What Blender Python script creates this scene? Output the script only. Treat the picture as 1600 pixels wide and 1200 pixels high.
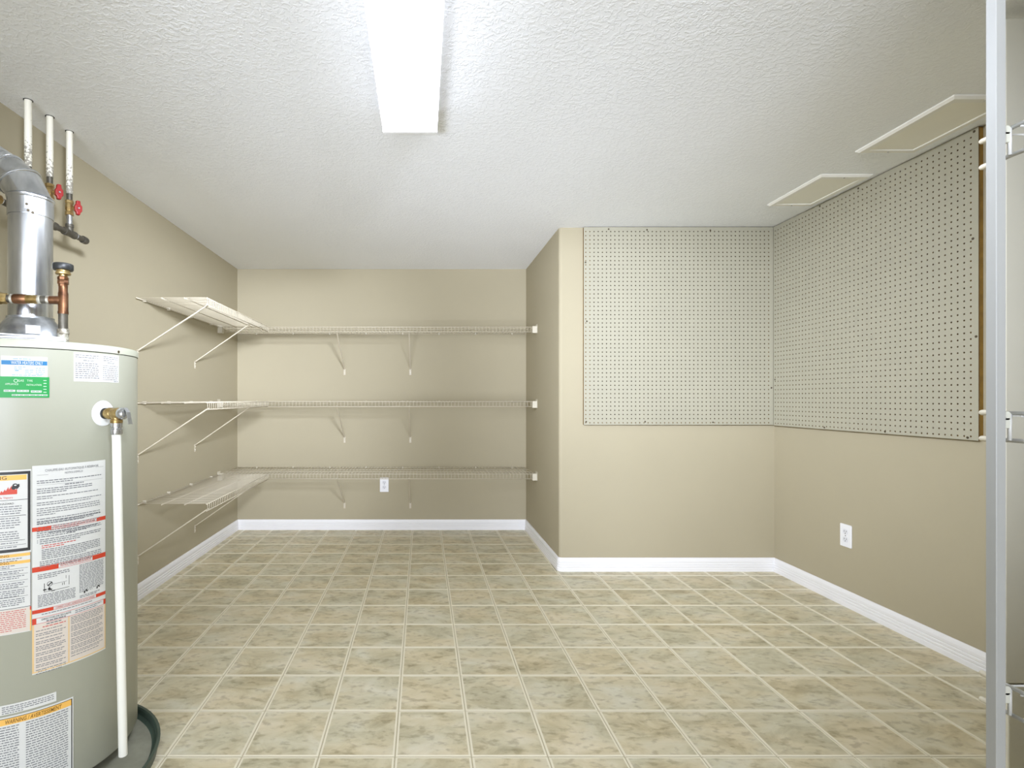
import bpy, bmesh, math, random
from mathutils import Vector, Matrix

S = bpy.context.scene
COL = S.collection
for o in list(bpy.data.objects):
    bpy.data.objects.remove(o)

# ------------------------------------------------------------------ camera, world, light, exposure
H = 1.0586                      # lens height; the lens stands over the world origin and looks along +Y
cd = bpy.data.cameras.new('camera')
cam = bpy.data.objects.new('camera', cd)
COL.objects.link(cam)
cam.location = (0, 0, H)
cam.rotation_euler = (math.pi / 2, 0, 0)
cd.sensor_fit = 'HORIZONTAL'
cd.sensor_width = 36
cd.lens = 824 / 1600 * 36
cd.shift_x = 140 / 1600
cd.shift_y = 24 / 1600
cd.clip_start = 0.03
S.camera = cam

w = bpy.data.worlds.new('world')
S.world = w
w.use_nodes = True
bg = w.node_tree.nodes['Background']
bg.inputs[0].default_value = (0.88, 0.97, 1.12, 1)
bg.inputs[1].default_value = 0.25

S.view_settings.view_transform = 'Standard'
S.view_settings.look = 'None'
S.view_settings.gamma = 1
S.view_settings.use_curve_mapping = False
S.view_settings.exposure = 0.18

TUBE = 17.0                      # brightness of the ceiling light's diffuser
def lamp(name, loc, target, sx, sy, watts, spread):
    ld = bpy.data.lights.new(name, 'AREA')
    ld.shape = 'RECTANGLE'; ld.size = sx; ld.size_y = sy
    ld.energy = watts; ld.color = (0.905, 0.965, 1.11); ld.spread = math.radians(spread)
    lo = bpy.data.objects.new(name, ld)
    COL.objects.link(lo)
    lo.location = loc
    lo.rotation_euler = (Vector(target) - Vector(loc)).to_track_quat('-Z', 'Y').to_euler()
# unseen fill lamps added behind the camera to brighten the walls and ceiling
lamp('side_wall_fill', (0.6, -0.3, 1.95), (-1.22, 3.30, 1.35), 0.5, 0.3, 15, 42)
lamp('side_wall_fill', (-0.9, -0.3, 1.95), (1.80, 3.1, 1.1), 0.5, 0.3, 15, 48)
lamp('far_ceiling_fill', (-0.85, -1.7, 0.20), (0.50, 3.2, 2.15), 0.8, 0.4, 6.5, 34)  # added fill, aimed to lift the far ceiling
lamp('front_fill', (-0.15, -4.6, 1.0), (-0.1, 0.0, 0.90), 2.5, 1.9, 112, 130)  # added broad fill for the surfaces that face the camera

# ------------------------------------------------------------------ materials
def lin(c):
    return tuple(((v / 255) / 12.92 if v / 255 <= 0.04045 else ((v / 255 + 0.055) / 1.055) ** 2.4) for v in c)

def nn(nt, t, **kw):
    n = nt.nodes.new(t)
    for k, v in kw.items():
        setattr(n, k, v)
    return n

def mat(name, rgb, rough=0.5, metal=0.0, var=0.04, scale=8.0, bump=0.0, bscale=200.0, bdist=0.001, detail=2.0, spec=0.5):
    """painted / plain surface: base colour with a slight noise variation and fine relief"""
    m = bpy.data.materials.new(name)
    m.use_nodes = True
    nt = m.node_tree
    b = nt.nodes['Principled BSDF']
    b.inputs['Roughness'].default_value = rough
    b.inputs['Metallic'].default_value = metal
    b.inputs['Specular IOR Level'].default_value = spec
    g = nn(nt, 'ShaderNodeNewGeometry')
    nz = nn(nt, 'ShaderNodeTexNoise')
    nz.inputs['Scale'].default_value = scale
    nz.inputs['Detail'].default_value = 3
    nt.links.new(g.outputs['Position'], nz.inputs['Vector'])
    rp = nn(nt, 'ShaderNodeValToRGB')
    c = lin(rgb)
    rp.color_ramp.elements[0].position = 0.3
    rp.color_ramp.elements[1].position = 0.7
    rp.color_ramp.elements[0].color = tuple(max(0, v * (1 - var)) for v in c) + (1,)
    rp.color_ramp.elements[1].color = tuple(min(1, v * (1 + var)) for v in c) + (1,)
    nt.links.new(nz.outputs['Fac'], rp.inputs['Fac'])
    nt.links.new(rp.outputs['Color'], b.inputs['Base Color'])
    if bump > 0:
        bn = nn(nt, 'ShaderNodeTexNoise')
        bn.inputs['Scale'].default_value = bscale
        bn.inputs['Detail'].default_value = detail
        nt.links.new(g.outputs['Position'], bn.inputs['Vector'])
        bp = nn(nt, 'ShaderNodeBump')
        bp.inputs['Strength'].default_value = bump
        bp.inputs['Distance'].default_value = bdist
        nt.links.new(bn.outputs['Fac'], bp.inputs['Height'])
        nt.links.new(bp.outputs['Normal'], b.inputs['Normal'])
    return m

def patched(name, rgb_a, rgb_b, lo_, hi_, scale, rough=0.45, metal=0.0, stretch=(1, 1, 1), bump=0.0):
    """two-colour worn surface (tarnish, solder, chipped paint, spangle)"""
    m = bpy.data.materials.new(name)
    m.use_nodes = True
    nt = m.node_tree
    b = nt.nodes['Principled BSDF']
    b.inputs['Roughness'].default_value = rough
    b.inputs['Metallic'].default_value = metal
    g = nn(nt, 'ShaderNodeNewGeometry')
    mp = nn(nt, 'ShaderNodeMapping')
    mp.inputs['Scale'].default_value = stretch
    nt.links.new(g.outputs['Position'], mp.inputs['Vector'])
    nz = nn(nt, 'ShaderNodeTexNoise')
    nz.inputs['Scale'].default_value = scale
    nz.inputs['Detail'].default_value = 4
    nt.links.new(mp.outputs['Vector'], nz.inputs['Vector'])
    rp = nn(nt, 'ShaderNodeValToRGB')
    rp.color_ramp.elements[0].position = lo_
    rp.color_ramp.elements[1].position = hi_
    rp.color_ramp.elements[0].color = lin(rgb_a) + (1,)
    rp.color_ramp.elements[1].color = lin(rgb_b) + (1,)
    nt.links.new(nz.outputs['Fac'], rp.inputs['Fac'])
    nt.links.new(rp.outputs['Color'], b.inputs['Base Color'])
    if bump:
        bp = nn(nt, 'ShaderNodeBump')
        bp.inputs['Strength'].default_value = bump
        bp.inputs['Distance'].default_value = 0.001
        nt.links.new(nz.outputs['Fac'], bp.inputs['Height'])
        nt.links.new(bp.outputs['Normal'], b.inputs['Normal'])
    return m

M = {}
M['wall'] = mat('taupe_wall_paint', (173, 164, 139), 0.75, var=0.012, scale=3, bump=0.12, bscale=160, bdist=0.0006, spec=0.3)
M['white_trim'] = mat('white_trim_paint', (240, 239, 240), 0.4, var=0.01)
M['outlet'] = mat('white_outlet_plastic', (240, 240, 242), 0.35, var=0.01)
M['outlet_face'] = mat('receptacle_plastic', (228, 228, 232), 0.35, var=0.01)
M['dark'] = mat('dark_slot', (40, 38, 36), 0.7, var=0.05)
M['wire'] = mat('cream_coated_wire', (203, 194, 173), 0.4, var=0.02)
M['wire_white'] = mat('white_coated_wire', (192, 192, 188), 0.35, var=0.02)
M['cap'] = mat('cream_end_cap', (206, 199, 180), 0.4, var=0.02)
M['clip_grey'] = mat('translucent_grey_plastic', (190, 190, 178), 0.35, var=0.03)
M['pole'] = mat('white_pole_enamel', (152, 153, 150), 0.4, var=0.015)
M['door'] = mat('cream_door_paint', (234, 231, 214), 0.5, var=0.015)
M['peg'] = mat('pegboard_face', (168, 164, 145), 0.55, var=0.015, scale=5)
M['peg_edge'] = mat('hardboard_brown_edge', (96, 74, 40), 0.8, var=0.12, scale=40)
M['hole_shade'] = mat('dark_hole_shade', (62, 50, 32), 0.9, var=0.1, scale=30)  # dark colour that puts shade into the pegboard holes
M['furring'] = mat('brown_furring_wood', (122, 92, 30), 0.75, var=0.2, scale=30)
M['screw'] = mat('dark_screw_steel', (78, 68, 50), 0.5, metal=0.3)
M['vent_frame'] = mat('vent_white_frame', (240, 238, 230), 0.5, var=0.01)
M['vent_panel'] = mat('vent_cream_panel', (243, 240, 228), 0.55, var=0.015)
M['vent_edge'] = mat('vent_screw_grey', (170, 168, 160), 0.7)  # plain grey of the vent cover screws
M['jacket'] = mat('heater_grey_enamel', (168, 169, 153), 0.38, var=0.015, scale=3)
M['lid'] = mat('heater_lid_enamel', (184, 186, 168), 0.4, var=0.012, scale=3)
M['black_metal'] = mat('black_iron_pipe', (92, 88, 78), 0.45, metal=0.5, var=0.25, scale=60)
M['black_gap'] = mat('black_gap', (38, 38, 34), 0.8)
M['white_plastic'] = mat('white_escutcheon', (226, 228, 226), 0.4, var=0.01)
M['pvc'] = mat('white_drain_pipe', (236, 236, 226), 0.3, var=0.01)
M['rubber'] = mat('black_plastic_cap', (40, 42, 42), 0.4, var=0.1, scale=40)
M['red'] = mat('red_handle_vinyl', (152, 26, 26), 0.35, var=0.06, scale=60)
M['chrome'] = mat('dull_steel', (186, 188, 190), 0.25, metal=0.9, var=0.05, scale=60)
M['pan'] = mat('dark_green_pan', (62, 78, 68), 0.4, var=0.12, scale=20)
M['pan_floor'] = mat('pan_dusty_floor', (140, 140, 124), 0.7, var=0.1, scale=30)
M['paper'] = mat('paper_white', (228, 230, 232), 0.6, var=0.03, scale=25)
M['solder'] = patched('solder_grey', (120, 112, 96), (196, 194, 180), 0.4, 0.6, 90, 0.45, 0.3)
M['copper'] = patched('tarnished_copper', (78, 50, 32), (140, 100, 70), 0.35, 0.68, 38, 0.38, 0.75)
M['brass'] = patched('dull_brass', (128, 104, 58), (190, 168, 116), 0.35, 0.7, 45, 0.36, 0.75)
M['galv'] = patched('galvanised_sheet', (172, 175, 178), (216, 219, 222), 0.35, 0.65, 26, 0.24, 0.95, (1, 1, 0.25))
M['galv_spangle'] = patched('galvanised_spangle', (176, 180, 184), (226, 229, 232), 0.4, 0.6, 60, 0.30, 0.9)
M['hood'] = patched('galvanised_draft_hood', (150, 154, 158), (196, 200, 204), 0.35, 0.65, 30, 0.32, 0.85)
M['worn_white_pipe'] = patched('worn_white_pipe_paint', (70, 64, 54), (228, 224, 206), 0.30, 0.36, 70, 0.5, 0, (1, 1, 0.6))
M['white_pipe'] = mat('white_pipe_paint', (226, 222, 206), 0.5, var=0.03, scale=30)
for k, c in dict(label=(216, 217, 213), label_pink=(214, 204, 192), amber=(238, 186, 92), amber_frame=(226, 194, 140), redink=(204, 66, 40),
                 ink=(34, 34, 34), greyink=(116, 118, 122), redtext=(196, 74, 66), blueband=(20, 112, 164), green=(14, 146, 66),
                 palegreen=(206, 226, 206), goldink=(120, 84, 22), bluegrey=(120, 160, 186)).items():
    M[k] = mat('print_' + k, c, 0.5, var=0.01)

# wear limited to the lower end of the white pipes
def worn_pipe():
    m = bpy.data.materials.new('white_pipe_chipped_low')
    m.use_nodes = True
    nt = m.node_tree
    b = nt.nodes['Principled BSDF']
    b.inputs['Roughness'].default_value = 0.5
    g = nn(nt, 'ShaderNodeNewGeometry')
    nz = nn(nt, 'ShaderNodeTexNoise'); nz.inputs['Scale'].default_value = 130; nz.inputs['Detail'].default_value = 3
    nt.links.new(g.outputs['Position'], nz.inputs['Vector'])
    sp = nn(nt, 'ShaderNodeSeparateXYZ'); nt.links.new(g.outputs['Position'], sp.inputs[0])
    mr = nn(nt, 'ShaderNodeMapRange')
    mr.inputs['From Min'].default_value = 1.86; mr.inputs['From Max'].default_value = 2.02
    mr.inputs['To Min'].default_value = 0.62; mr.inputs['To Max'].default_value = 0.30
    nt.links.new(sp.outputs['Z'], mr.inputs['Value'])
    lt = nn(nt, 'ShaderNodeMath', operation='LESS_THAN')
    nt.links.new(nz.outputs['Fac'], lt.inputs[0]); nt.links.new(mr.outputs[0], lt.inputs[1])
    n2 = nn(nt, 'ShaderNodeMath', operation='MULTIPLY'); n2.inputs[1].default_value = 0.7
    nt.links.new(lt.outputs[0], n2.inputs[0])
    mx = nn(nt, 'ShaderNodeMix', data_type='RGBA')
    mx.inputs[6].default_value = lin((226, 222, 206)) + (1,)
    mx.inputs[7].default_value = lin((96, 88, 74)) + (1,)
    nt.links.new(n2.outputs[0], mx.inputs[0])
    nt.links.new(mx.outputs[2], b.inputs['Base Color'])
    return m
M['worn_pipe'] = worn_pipe()

def ceiling_mat():
    m = mat('stippled_ceiling_paint', (244, 246, 249), 0.8, var=0.008, scale=3, spec=0.25)
    nt = m.node_tree
    b = nt.nodes['Principled BSDF']
    g = nn(nt, 'ShaderNodeNewGeometry')
    n1 = nn(nt, 'ShaderNodeTexNoise'); n1.inputs['Scale'].default_value = 75; n1.inputs['Detail'].default_value = 3.5
    n1.inputs['Distortion'].default_value = 0.6
    nt.links.new(g.outputs['Position'], n1.inputs['Vector'])
    rp = nn(nt, 'ShaderNodeValToRGB')
    rp.color_ramp.elements[0].position = 0.46
    rp.color_ramp.elements[1].position = 0.60
    nt.links.new(n1.outputs['Fac'], rp.inputs['Fac'])
    bp = nn(nt, 'ShaderNodeBump'); bp.inputs['Strength'].default_value = 0.42; bp.inputs['Distance'].default_value = 0.0022
    nt.links.new(rp.outputs['Color'], bp.inputs['Height'])
    nt.links.new(bp.outputs['Normal'], b.inputs['Normal'])
    return m
M['ceiling'] = ceiling_mat()

TX, TY, X0, Y0 = 0.2262, 0.2288, -0.081, 1.788      # tile pitch and one grout crossing

def tile_mat():
    """printed vinyl tile: pale border, mottled olive-beige stone centre that differs tile by tile"""
    m = bpy.data.materials.new('mottled_vinyl_tile')
    m.use_nodes = True
    nt = m.node_tree
    L = nt.links.new
    b = nt.nodes['Principled BSDF']
    b.inputs['Roughness'].default_value = 0.42
    b.inputs['Specular IOR Level'].default_value = 0.35
    g = nn(nt, 'ShaderNodeNewGeometry')
    sub = nn(nt, 'ShaderNodeVectorMath', operation='SUBTRACT'); sub.inputs[1].default_value = (X0, Y0, 0)
    L(g.outputs['Position'], sub.inputs[0])
    dv = nn(nt, 'ShaderNodeVectorMath', operation='DIVIDE'); dv.inputs[1].default_value = (TX, TY, 1)
    L(sub.outputs[0], dv.inputs[0])
    fl = nn(nt, 'ShaderNodeVectorMath', operation='FLOOR'); L(dv.outputs[0], fl.inputs[0])
    fr = nn(nt, 'ShaderNodeVectorMath', operation='FRACTION'); L(dv.outputs[0], fr.inputs[0])
    wn = nn(nt, 'ShaderNodeTexWhiteNoise', noise_dimensions='2D')
    L(fl.outputs[0], wn.inputs['Vector'])
    off = nn(nt, 'ShaderNodeVectorMath', operation='SCALE'); off.inputs['Scale'].default_value = 40
    L(wn.outputs['Color'], off.inputs[0])
    st = nn(nt, 'ShaderNodeVectorMath', operation='MULTIPLY'); st.inputs[1].default_value = (0.62, 1.0, 1)
    L(g.outputs['Position'], st.inputs[0])
    ad = nn(nt, 'ShaderNodeVectorMath', operation='ADD'); L(st.outputs[0], ad.inputs[0]); L(off.outputs[0], ad.inputs[1])
    n1 = nn(nt, 'ShaderNodeTexNoise'); n1.inputs['Scale'].default_value = 11; n1.inputs['Detail'].default_value = 7
    n1.inputs['Roughness'].default_value = 0.62; n1.inputs['Distortion'].default_value = 0.7
    L(ad.outputs[0], n1.inputs['Vector'])
    r1 = nn(nt, 'ShaderNodeValToRGB')
    e = r1.color_ramp.elements
    e[0].position = 0.28; e[0].color = lin((178, 168, 138)) + (1,)
    e[1].position = 0.78; e[1].color = lin((234, 229, 208)) + (1,)
    for p, c in ((0.40, (201, 192, 160)), (0.50, (216, 208, 178)), (0.62, (224, 217, 192))):
        q = e.new(p); q.color = lin(c) + (1,)
    L(n1.outputs['Fac'], r1.inputs['Fac'])
    # warm / grey drift
    n2 = nn(nt, 'ShaderNodeTexNoise'); n2.inputs['Scale'].default_value = 7; n2.inputs['Detail'].default_value = 3
    a2 = nn(nt, 'ShaderNodeVectorMath', operation='ADD'); a2.inputs[1].default_value = (17, 5, 3)
    L(ad.outputs[0], a2.inputs[0]); L(a2.outputs[0], n2.inputs['Vector'])
    r2 = nn(nt, 'ShaderNodeValToRGB')
    r2.color_ramp.elements[0].position = 0.38; r2.color_ramp.elements[0].color = (0.96, 0.915, 0.865, 1)
    r2.color_ramp.elements[1].position = 0.62; r2.color_ramp.elements[1].color = (0.90, 0.915, 0.935, 1)
    L(n2.outputs['Fac'], r2.inputs['Fac'])
    mu = nn(nt, 'ShaderNodeMix', data_type='RGBA', blend_type='MULTIPLY'); mu.inputs[0].default_value = 1
    L(r1.outputs['Color'], mu.inputs[6]); L(r2.outputs['Color'], mu.inputs[7])
    # fine dark flecks
    n3 = nn(nt, 'ShaderNodeTexNoise'); n3.inputs['Scale'].default_value = 46; n3.inputs['Detail'].default_value = 5
    L(ad.outputs[0], n3.inputs['Vector'])
    r3 = nn(nt, 'ShaderNodeValToRGB')
    r3.color_ramp.elements[0].position = 0.33; r3.color_ramp.elements[0].color = (0.74, 0.72, 0.68, 1)
    r3.color_ramp.elements[1].position = 0.47; r3.color_ramp.elements[1].color = (1, 1, 1, 1)
    L(n3.outputs['Fac'], r3.inputs['Fac'])
    mu2 = nn(nt, 'ShaderNodeMix', data_type='RGBA', blend_type='MULTIPLY'); mu2.inputs[0].default_value = 1
    L(mu.outputs[2], mu2.inputs[6]); L(r3.outputs['Color'], mu2.inputs[7])
    # pale printed border
    sp = nn(nt, 'ShaderNodeSeparateXYZ'); L(fr.outputs[0], sp.inputs[0])
    ds = []
    for ax in ('X', 'Y'):
        s1 = nn(nt, 'ShaderNodeMath', operation='SUBTRACT'); s1.inputs[1].default_value = 0.5; L(sp.outputs[ax], s1.inputs[0])
        s2 = nn(nt, 'ShaderNodeMath', operation='ABSOLUTE'); L(s1.outputs[0], s2.inputs[0])
        ds.append(s2)
    mxx = nn(nt, 'ShaderNodeMath', operation='MAXIMUM'); L(ds[0].outputs[0], mxx.inputs[0]); L(ds[1].outputs[0], mxx.inputs[1])
    br = nn(nt, 'ShaderNodeMapRange'); br.inputs['From Min'].default_value = 0.462; br.inputs['From Max'].default_value = 0.470
    L(mxx.outputs[0], br.inputs['Value'])
    fin = nn(nt, 'ShaderNodeMix', data_type='RGBA')
    L(br.outputs[0], fin.inputs[0]); L(mu2.outputs[2], fin.inputs[6]); fin.inputs[7].default_value = lin((234, 227, 205)) + (1,)
    L(fin.outputs[2], b.inputs['Base Color'])
    bp = nn(nt, 'ShaderNodeBump'); bp.inputs['Strength'].default_value = 0.12; bp.inputs['Distance'].default_value = 0.001
    L(n1.outputs['Fac'], bp.inputs['Height']); L(bp.outputs['Normal'], b.inputs['Normal'])
    return m
M['tile'] = tile_mat()
M['grout'] = mat('vinyl_grout_groove', (188, 178, 148), 0.6, var=0.03, scale=20)

def diffuser_mat():
    m = bpy.data.materials.new('lit_prismatic_diffuser')
    m.use_nodes = True
    nt = m.node_tree
    b = nt.nodes['Principled BSDF']
    b.inputs['Base Color'].default_value = (0.95, 0.95, 0.95, 1)
    b.inputs['Roughness'].default_value = 0.4
    b.inputs['Emission Color'].default_value = (0.905, 0.965, 1.10, 1)
    b.inputs['Emission Strength'].default_value = TUBE
    return m
M['diffuser'] = diffuser_mat()

# ------------------------------------------------------------------ mesh building
def link(o, parent=None):
    COL.objects.link(o)
    if parent is not None:
        o.parent = parent
    return o

WORLD = {}                       # object -> world location of its origin (no rotations are used on parents)

def thing(name, label, cat, loc, group=None):
    o = bpy.data.objects.new(name, None)
    o.empty_display_size = 0.05
    o.location = loc
    link(o)
    WORLD[o] = Vector(loc)
    tag(o, label, cat, group)
    return o

def tag(o, label=None, cat=None, group=None, kind=None):
    if label: o['label'] = label
    if cat: o['category'] = cat
    if group: o['group'] = group
    if kind: o['kind'] = kind
    return o

class MB:
    def __init__(s):
        s.v = []; s.f = []; s.sm = []
    def add(s, vs, fs, smooth=False):
        n = len(s.v)
        s.v += [Vector(p) for p in vs]
        s.f += [tuple(i + n for i in f) for f in fs]
        s.sm += [smooth] * len(fs)
        return s
    def box(s, x0, x1, y0, y1, z0, z1):
        vs = [(x, y, z) for x in (x0, x1) for y in (y0, y1) for z in (z0, z1)]
        return s.add(vs, [(0, 1, 3, 2), (4, 6, 7, 5), (0, 4, 5, 1), (2, 3, 7, 6), (0, 2, 6, 4), (1, 5, 7, 3)])
    def tube(s, p0, p1, r, n=10, r1=None, caps=True):
        return s.path([p0, p1], [r, r if r1 is None else r1], n, caps)
    def path(s, pts, rs, n=10, caps=True):
        pts = [Vector(p) for p in pts]
        if not isinstance(rs, (list, tuple)):
            rs = [rs] * len(pts)
        vs = []; fs = []
        up = None
        for i, p in enumerate(pts):
            a = pts[i] - pts[i - 1] if i > 0 else pts[1] - pts[0]
            b = pts[i + 1] - pts[i] if i < len(pts) - 1 else a
            if a.length < 1e-9: a = b
            if b.length < 1e-9: b = a
            d = (a.normalized() + b.normalized())
            d = d.normalized() if d.length > 1e-6 else a.normalized()
            if up is None:
                up = d.orthogonal().normalized()
            up = (up - d * up.dot(d))
            up = up.normalized() if up.length > 1e-6 else d.orthogonal().normalized()
            q = d.cross(up)
            k = 1.0
            c = a.normalized().dot(d) if a.length > 1e-9 else 1
            k = 1 / max(0.5, c)
            for j in range(n):
                t = 2 * math.pi * j / n
                vs.append(p + (up * math.cos(t) + q * math.sin(t)) * rs[i] * (k if 0 < i < len(pts) - 1 else 1))
        m = len(pts)
        for i in range(m - 1):
            for j in range(n):
                j2 = (j + 1) % n
                fs.append((i * n + j, i * n + j2, (i + 1) * n + j2, (i + 1) * n + j))
        s.add(vs, fs, True)
        if caps:
            base = len(s.v) - len(vs)
            s.f.append(tuple(base + j for j in reversed(range(n)))); s.sm.append(False)
            s.f.append(tuple(base + (m - 1) * n + j for j in range(n))); s.sm.append(False)
        return s
    def lathe(s, prof, origin, axis=(0, 0, 1), n=32, smooth=True, caps=True):
        """prof: list of (radius, height) along axis"""
        a = Vector(axis).normalized(); u = a.orthogonal().normalized(); q = a.cross(u)
        o = Vector(origin); vs = []; fs = []
        for r, h in prof:
            for j in range(n):
                t = 2 * math.pi * j / n
                vs.append(o + a * h + (u * math.cos(t) + q * math.sin(t)) * r)
        for i in range(len(prof) - 1):
            for j in range(n):
                j2 = (j + 1) % n
                fs.append((i * n + j, i * n + j2, (i + 1) * n + j2, (i + 1) * n + j))
        s.add(vs, fs, smooth)
        if caps:
            base = len(s.v) - len(vs)
            s.f.append(tuple(base + j for j in reversed(range(n)))); s.sm.append(False)
            s.f.append(tuple(base + (len(prof) - 1) * n + j for j in range(n))); s.sm.append(False)
        return s
    def prism(s, prof, p0, p1, side, up=(0, 0, 1)):
        """prof (out, up) polygon swept from p0 to p1; 'side' is the outward direction"""
        p0, p1, sd, u = Vector(p0), Vector(p1), Vector(side), Vector(up)
        k = len(prof)
        vs = [p0 + sd * a + u * b for a, b in prof] + [p1 + sd * a + u * b for a, b in prof]
        fs = [(i, (i + 1) % k, k + (i + 1) % k, k + i) for i in range(k)] + [tuple(reversed(range(k))), tuple(range(k, 2 * k))]
        return s.add(vs, fs)
    def build(s, name, m, parent=None, bevel=0.0, seg=2, kind=None, label=None, sharp=0.6):
        bm = bmesh.new()
        bv = [bm.verts.new(p) for p in s.v]
        for f, sm in zip(s.f, s.sm):
            try:
                q = bm.faces.new([bv[i] for i in f]); q.smooth = sm
            except ValueError:
                pass
        bmesh.ops.recalc_face_normals(bm, faces=bm.faces)
        if bevel > 0:
            es = [e for e in bm.edges if len(e.link_faces) == 2 and e.calc_face_angle(0) > 0.6]
            if es:
                bmesh.ops.bevel(bm, geom=es, offset=bevel, segments=seg, affect='EDGES', profile=0.5, clamp_overlap=True)
        for e in bm.edges:
            if len(e.link_faces) == 2 and e.calc_face_angle(0) > sharp:
                e.smooth = False
        lo_ = Vector((min(p.x for p in s.v), min(p.y for p in s.v), min(p.z for p in s.v)))
        hi_ = Vector((max(p.x for p in s.v), max(p.y for p in s.v), max(p.z for p in s.v)))
        c = (lo_ + hi_) / 2
        c.z = lo_.z
        bmesh.ops.translate(bm, verts=bm.verts, vec=-c)
        me = bpy.data.meshes.new(name)
        bm.to_mesh(me); bm.free()
        me.materials.append(m)
        o = bpy.data.objects.new(name, me)
        link(o, parent)
        o.location = c - (WORLD[parent] if parent is not None else Vector())
        WORLD[o] = c
        if kind: o['kind'] = kind
        if label: o['label'] = label
        return o

def struct(name, mb, m, parent=None, bevel=0.0):
    return mb.build(name, m, parent, bevel, kind='structure')

def copy_tree(o, parent=None, loc=None):
    c = o.copy()
    COL.objects.link(c)
    if parent is not None:
        c.parent = parent
    if loc is not None:
        c.location = loc
    for ch in list(o.children):
        copy_tree(ch, c)
    return c

# ------------------------------------------------------------------ room shell
XL, XR, YB, XC, YC, ZC = -1.5, 2.165, 4.276, 0.841, 3.243, 2.1145
XN, YN = 1.165, 0.95             # near side wall on the right and where it ends
YF = -4.7

struct('ceiling', MB().box(XL - 0.15, XR + 0.15, YF, YB + 0.15, ZC, ZC + 0.1), M['ceiling'])
floor = struct('floor', MB().box(XL - 0.15, XR + 0.15, YF, YB + 0.15, -0.1, 0.0), M['grout'])
struct('wall_left', MB().box(XL - 0.12, XL, YF, YB, 0, ZC), M['wall'])
struct('wall_back', MB().box(XL - 0.12, XC + 0.02, YB, YB + 0.12, 0, ZC), M['wall'])
struct('wall_right', MB().box(XR, XR + 0.12, YN - 0.1, YC, 0, ZC), M['wall'])
# boxed-in corner with a bullnose outer edge
r = 0.02
arc = [(XC + r - r * math.cos(t), YC + r - r * math.sin(t)) for t in [math.pi / 2 * i / 6 for i in range(7)]]
poly = [(XC, YB + 0.12)] + arc + [(XR + 0.12, YC), (XR + 0.12, YB + 0.12)]
mb = MB()
k = len(poly)
mb.add([(x, y, 0) for x, y in poly] + [(x, y, ZC) for x, y in poly],
       [(i, (i + 1) % k, k + (i + 1) % k, k + i) for i in range(k)] + [tuple(reversed(range(k))), tuple(range(k, 2 * k))], True)
mb.build('wall_corner', M['wall'], kind='structure', sharp=0.5)
struct('wall_near', MB().box(XN, XR + 0.12, YF, YN, 0, ZC), M['wall'])

# ridged baseboards
BP = [(0, 0), (0.013, 0), (0.013, 0.020), (0.0105, 0.023), (0.0125, 0.027), (0.0125, 0.034), (0.0100, 0.037), (0.0118, 0.041), (0.0118, 0.048),
      (0.0093, 0.051), (0.0108, 0.055), (0.0108, 0.066), (0.0075, 0.078), (0.0045, 0.083), (0, 0.083)]
struct('baseboard_left', MB().prism(BP, (XL, 0.9, 0.0026), (XL, YB, 0.0026), (1, 0, 0)), M['white_trim'])
struct('baseboard_back', MB().prism(BP, (XL, YB, 0.0026), (XC, YB, 0.0026), (0, -1, 0)), M['white_trim'])
struct('baseboard_right', MB().prism(BP, (XR, YN, 0.0026), (XR, YC, 0.0026), (-1, 0, 0)), M['white_trim'])
# return, rounded corner and front of the boxed-in corner: one run
mb = MB()
route = [((XC, YB), (-1, 0))]
for t in [math.pi / 2 * i / 6 for i in range(7)]:
    route.append(((XC + r - r * math.cos(t), YC + r - r * math.sin(t)), (-math.cos(t), -math.sin(t))))
route.append(((XR, YC), (0, -1)))
kk = len(BP)
vs = []
for (x, y), (nx, ny) in route:
    vs += [(x + nx * a, y + ny * a, b_ + 0.0026) for a, b_ in BP]
fs = []
for i in range(len(route) - 1):
    for j in range(kk):
        j2 = (j + 1) % kk
        fs.append((i * kk + j, i * kk + j2, (i + 1) * kk + j2, (i + 1) * kk + j))
fs += [tuple(range(kk)), tuple((len(route) - 1) * kk + j for j in range(kk))]
mb.add(vs, fs)
mb.build('baseboard_corner', M['white_trim'], kind='structure')

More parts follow.
